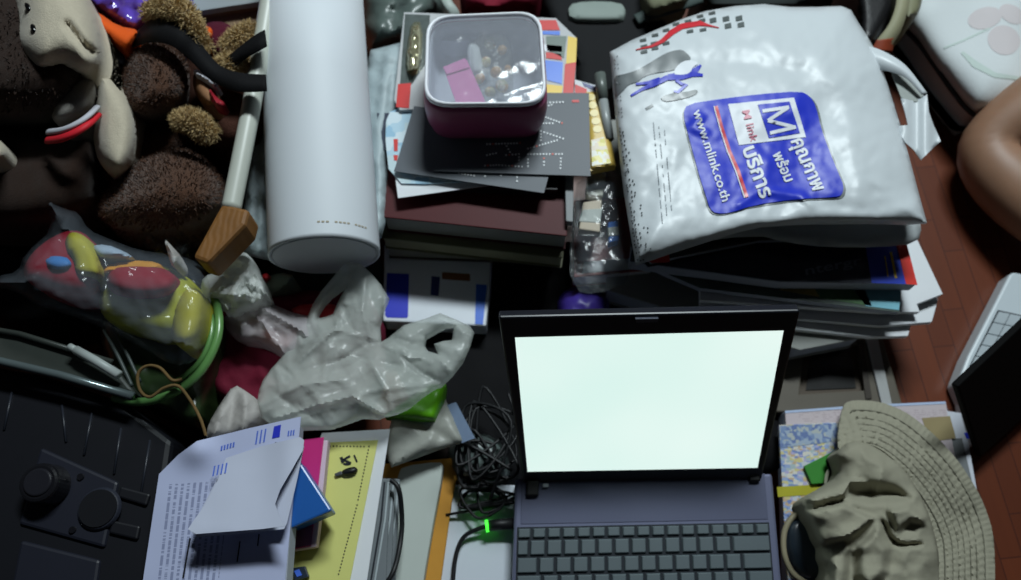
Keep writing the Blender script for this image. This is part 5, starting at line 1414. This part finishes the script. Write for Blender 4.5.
# ------------------------------------------------------------------ person at the right with a second laptop, bedding
pl = root('bedding', 'white pillow with faded pink flower print at the top right', 'pillow', P(970, 50, 0))
BED = [(898, -60), (1046, -60), (1046, 84), (1021, 104), (976, 116), (962, 102), (948, 84), (932, 62), (918, 42), (905, 26), (900, 12)]
bez_ = lambda x, y, d: .060 + .045 * dome(d, 40) + .004 * ns(x, y, .02, 5)
bedm = mat('pillow_cotton', (206, 212, 214), .85, .2, .03, bump=.15, bs=200)
part(solid('cushion', smooth_loop(BED, 1), bez_, .03, bedm, s=6), pl)
bzd = lambda x, y, d: bez_(x, y, seg_dist(np.stack([x, y], 1), smooth_loop(BED, 1)))
part(decal('flower', [smooth_loop(ell(985, 18, 18, 11, -15, 12), 1), smooth_loop(ell(1004, 40, 17, 15, 20, 12), 1), smooth_loop(ell(1012, 14, 14, 9, 30, 12), 1)], bzd, mat('faded_pink', (200, 194, 196), .85, .1, .04), s=4), pl, 'faded pink flower')
part(decal('stem', [line_poly([(962, 52), (975, 64), (995, 75), (1024, 79)], [3, 7, 5, 3]), line_poly([(944, 48), (964, 40), (990, 28)], 1.8)], bzd, mat('faded_green', (190, 204, 199), .85, .1, .04), s=4), pl, 'faded green stem')
part(solid('side_band', smooth_loop([(903, 28), (912, 34), (928, 52), (944, 76), (962, 104), (976, 118), (968, 121), (950, 100), (930, 72), (912, 52), (902, 40)], 0), lambda x, y, d: .036 + .006 * dome(d, 4), .002, mat('grey_band', (172, 178, 178), .8, .2, .1), s=4), pl, 'grey side band')
part(tube('piping', PT([(903, 28, .064), (918, 43, .066), (934, 65, .066), (950, 88, .066), (964, 106, .066), (977, 118, .062)]), .003, mat('dark_piping', (62, 66, 68), .8, .2)), pl, 'dark piping')

ow = root('laptop', 'white laptop on the floor with its black lid towards the viewer', 'laptop', P(1000, 350, 0))
part(slab('base', [(958, 382), (968, 356), (1010, 274), (1014, 272), (1112, 287), (1112, 320), (1100, 336), (976, 446), (966, 400)], .030, .027, mat('white_laptop', (196, 206, 212), .4, .5, .03), .003), ow)
kb2 = part(slab('keyboard', [(998, 310), (1058, 323), (1029, 380), (969, 367)], .0308, .002, mat('key_well', (26, 32, 40)), 0), ow, 'keyboard of white keys in black gaps')
c0, cu_, cv_ = np.array((999, 311.)), np.array((92, 19.)) / 8, np.array((-29, 56.)) / 5
for i in range(5):
    for j in range(5):
        q = [tuple(c0 + cu_ * (i + a) + cv_ * (j + b_)) for a, b_ in ((.04, .04), (.96, .04), (.96, .96), (.04, .96))]
        part(slab('key', q, .033, .0022, mat('white_key', (176, 186, 192), .5, .4), 0), kb2)
lidq = [P(954, 385, .150), P(1076, 270, .160), P(1104, 340, .031), P(977, 456, .029)]
lnn = (lidq[1] - lidq[0]).cross(lidq[3] - lidq[0]).normalized()
if lnn.x > 0: lnn = -lnn
bm = bmesh.new()
a = [bm.verts.new(p + lnn * .004) for p in lidq]; b_ = [bm.verts.new(p - lnn * .004) for p in lidq]
bm.faces.new(a); bm.faces.new(b_[::-1])
for i in range(4): bm.faces.new([a[i], a[(i + 1) % 4], b_[(i + 1) % 4], b_[i]])
bmesh.ops.recalc_face_normals(bm, faces=bm.faces)
part(link_mesh('lid', bm, mat('matt_black_lid', (7, 7, 8), .8, .12), bevel=.002), ow, 'matt black lid')


def skin(name, nodes, edges, m_, sub=2):
    me = bpy.data.meshes.new(name); me.from_pydata([n[0] for n in nodes], edges, [])
    o = bpy.data.objects.new(name, me); COL.objects.link(o)
    md = o.modifiers.new('skin', 'SKIN'); md.use_smooth_shade = True
    for i, n in enumerate(nodes):
        sv = me.skin_vertices[0].data[i]; sv.radius = (n[1], n[2] if len(n) > 2 else n[1]); sv.use_root = (i == 0)
    s_ = o.modifiers.new('smooth', 'SUBSURF'); s_.levels = sub; s_.render_levels = sub
    dg = bpy.context.evaluated_depsgraph_get(); dg.update()
    m2 = bpy.data.meshes.new_from_object(o.evaluated_get(dg))
    bpy.data.objects.remove(o)
    o = bpy.data.objects.new(name, m2); COL.objects.link(o)
    m2.materials.clear(); m2.materials.append(m_)
    for p in m2.polygons: p.use_smooth = True
    return o


skn = bpy.data.materials.new('skin'); skn.use_nodes = True
t = NT(skn); b = t.n['Principled BSDF']; tc = t.node('ShaderNodeTexCoord'); nz = t.node('ShaderNodeTexNoise', Scale=30.0, Detail=4.0); t.link(tc.outputs['Object'], nz.inputs['Vector'])
t.link(t.mix(nz.outputs['Fac'], hexc(140, 106, 84), hexc(158, 120, 96)), b.inputs['Base Color']); b.inputs['Roughness'].default_value = .5
b.inputs['Subsurface Weight'].default_value = .1; b.inputs['Subsurface Radius'].default_value = (.01, .004, .002)
E = P(973, 150, .052)                                         # elbow
Wq = Vector((E.x + .125, E.y - .23, .082))                    # wrist, over the keyboard
S_ = Vector((E.x + .25, E.y + .13, .20))                      # shoulder
fd = (Wq - E).normalized(); ud = (S_ - E).normalized()
Pm = Wq + fd * .07
nodes = [(S_ + Vector((.17, .28, -.01)), .13, .10), (S_ + Vector((.12, .14, .0)), .14, .10), (S_ + Vector((.05, .04, .0)), .075), (S_, .058), (S_ - ud * .12, .054), (E + ud * .07, .052), (E + ud * .004, .042, .042),
         (E + fd * .06, .050), (E + fd * .13, .040), (Wq - fd * .02, .026, .022), (Wq + fd * .02, .028, .016), (Pm, .034, .014)]
edges = [(i, i + 1) for i in range(len(nodes) - 1)]
sd = fd.cross(Vector((0, 0, 1))).normalized()
hip = S_ + Vector((.25, .62, -.04))
nodes += [(hip, .13, .10), (hip + Vector((-.08, .35, -.03)), .07), (hip + Vector((-.1, .72, -.05)), .045), (hip + Vector((.1, .36, -.03)), .07), (hip + Vector((.12, .74, -.05)), .045)]
edges += [(0, 12), (12, 13), (13, 14), (12, 15), (15, 16)]
nk = len(nodes)
nodes += [(S_ + Vector((.12, .04, .05)), .05), (S_ + Vector((.10, -.04, .10)), .05)]
edges += [(1, nk), (nk, nk + 1)]
for k, (off, L) in enumerate(((.026, .066), (.009, .076), (-.009, .07), (-.025, .054))):
    i0 = len(nodes)
    nodes += [(Pm + fd * .012 + sd * off, .0088), (Pm + fd * (.02 + L * .5) + sd * off * 1.15 + Vector((0, 0, .008)), .008), (Pm + fd * (.02 + L) + sd * off * 1.2 + Vector((0, 0, -.012)), .0066)]
    edges += [(11, i0), (i0, i0 + 1), (i0 + 1, i0 + 2)]
i0 = len(nodes)
nodes += [(Wq + fd * .04 - sd * .034, .011), (Wq + fd * .08 - sd * .052 + Vector((0, 0, -.006)), .009)]
edges += [(10, i0), (i0, i0 + 1)]
per = root('person', 'person lying at the right with only a bare bent elbow in view', 'person', (S_.x, S_.y, 0))
part(skin('body', nodes, edges, skn), per)
hc = S_ + Vector((.09, -.09, .17))
part(link_mesh('head', ellipsoid_bm(hc, (.075, .095, .11), (R(-20), 0, 0)), skn, smooth=True), per)
part(link_mesh('hair', ellipsoid_bm(hc + Vector((.012, .022, .03)), (.082, .095, .105), (R(-20), 0, 0), jit=.004), mat('black_hair', (22, 20, 20), .6, .4), smooth=True), per)
part(link_mesh('shirt', ellipsoid_bm(S_ + Vector((.16, .28, 0)), (.2, .38, .135), (0, 0, R(-20))), mat('grey_shirt', (96, 100, 108), .9, .1), smooth=True), per)
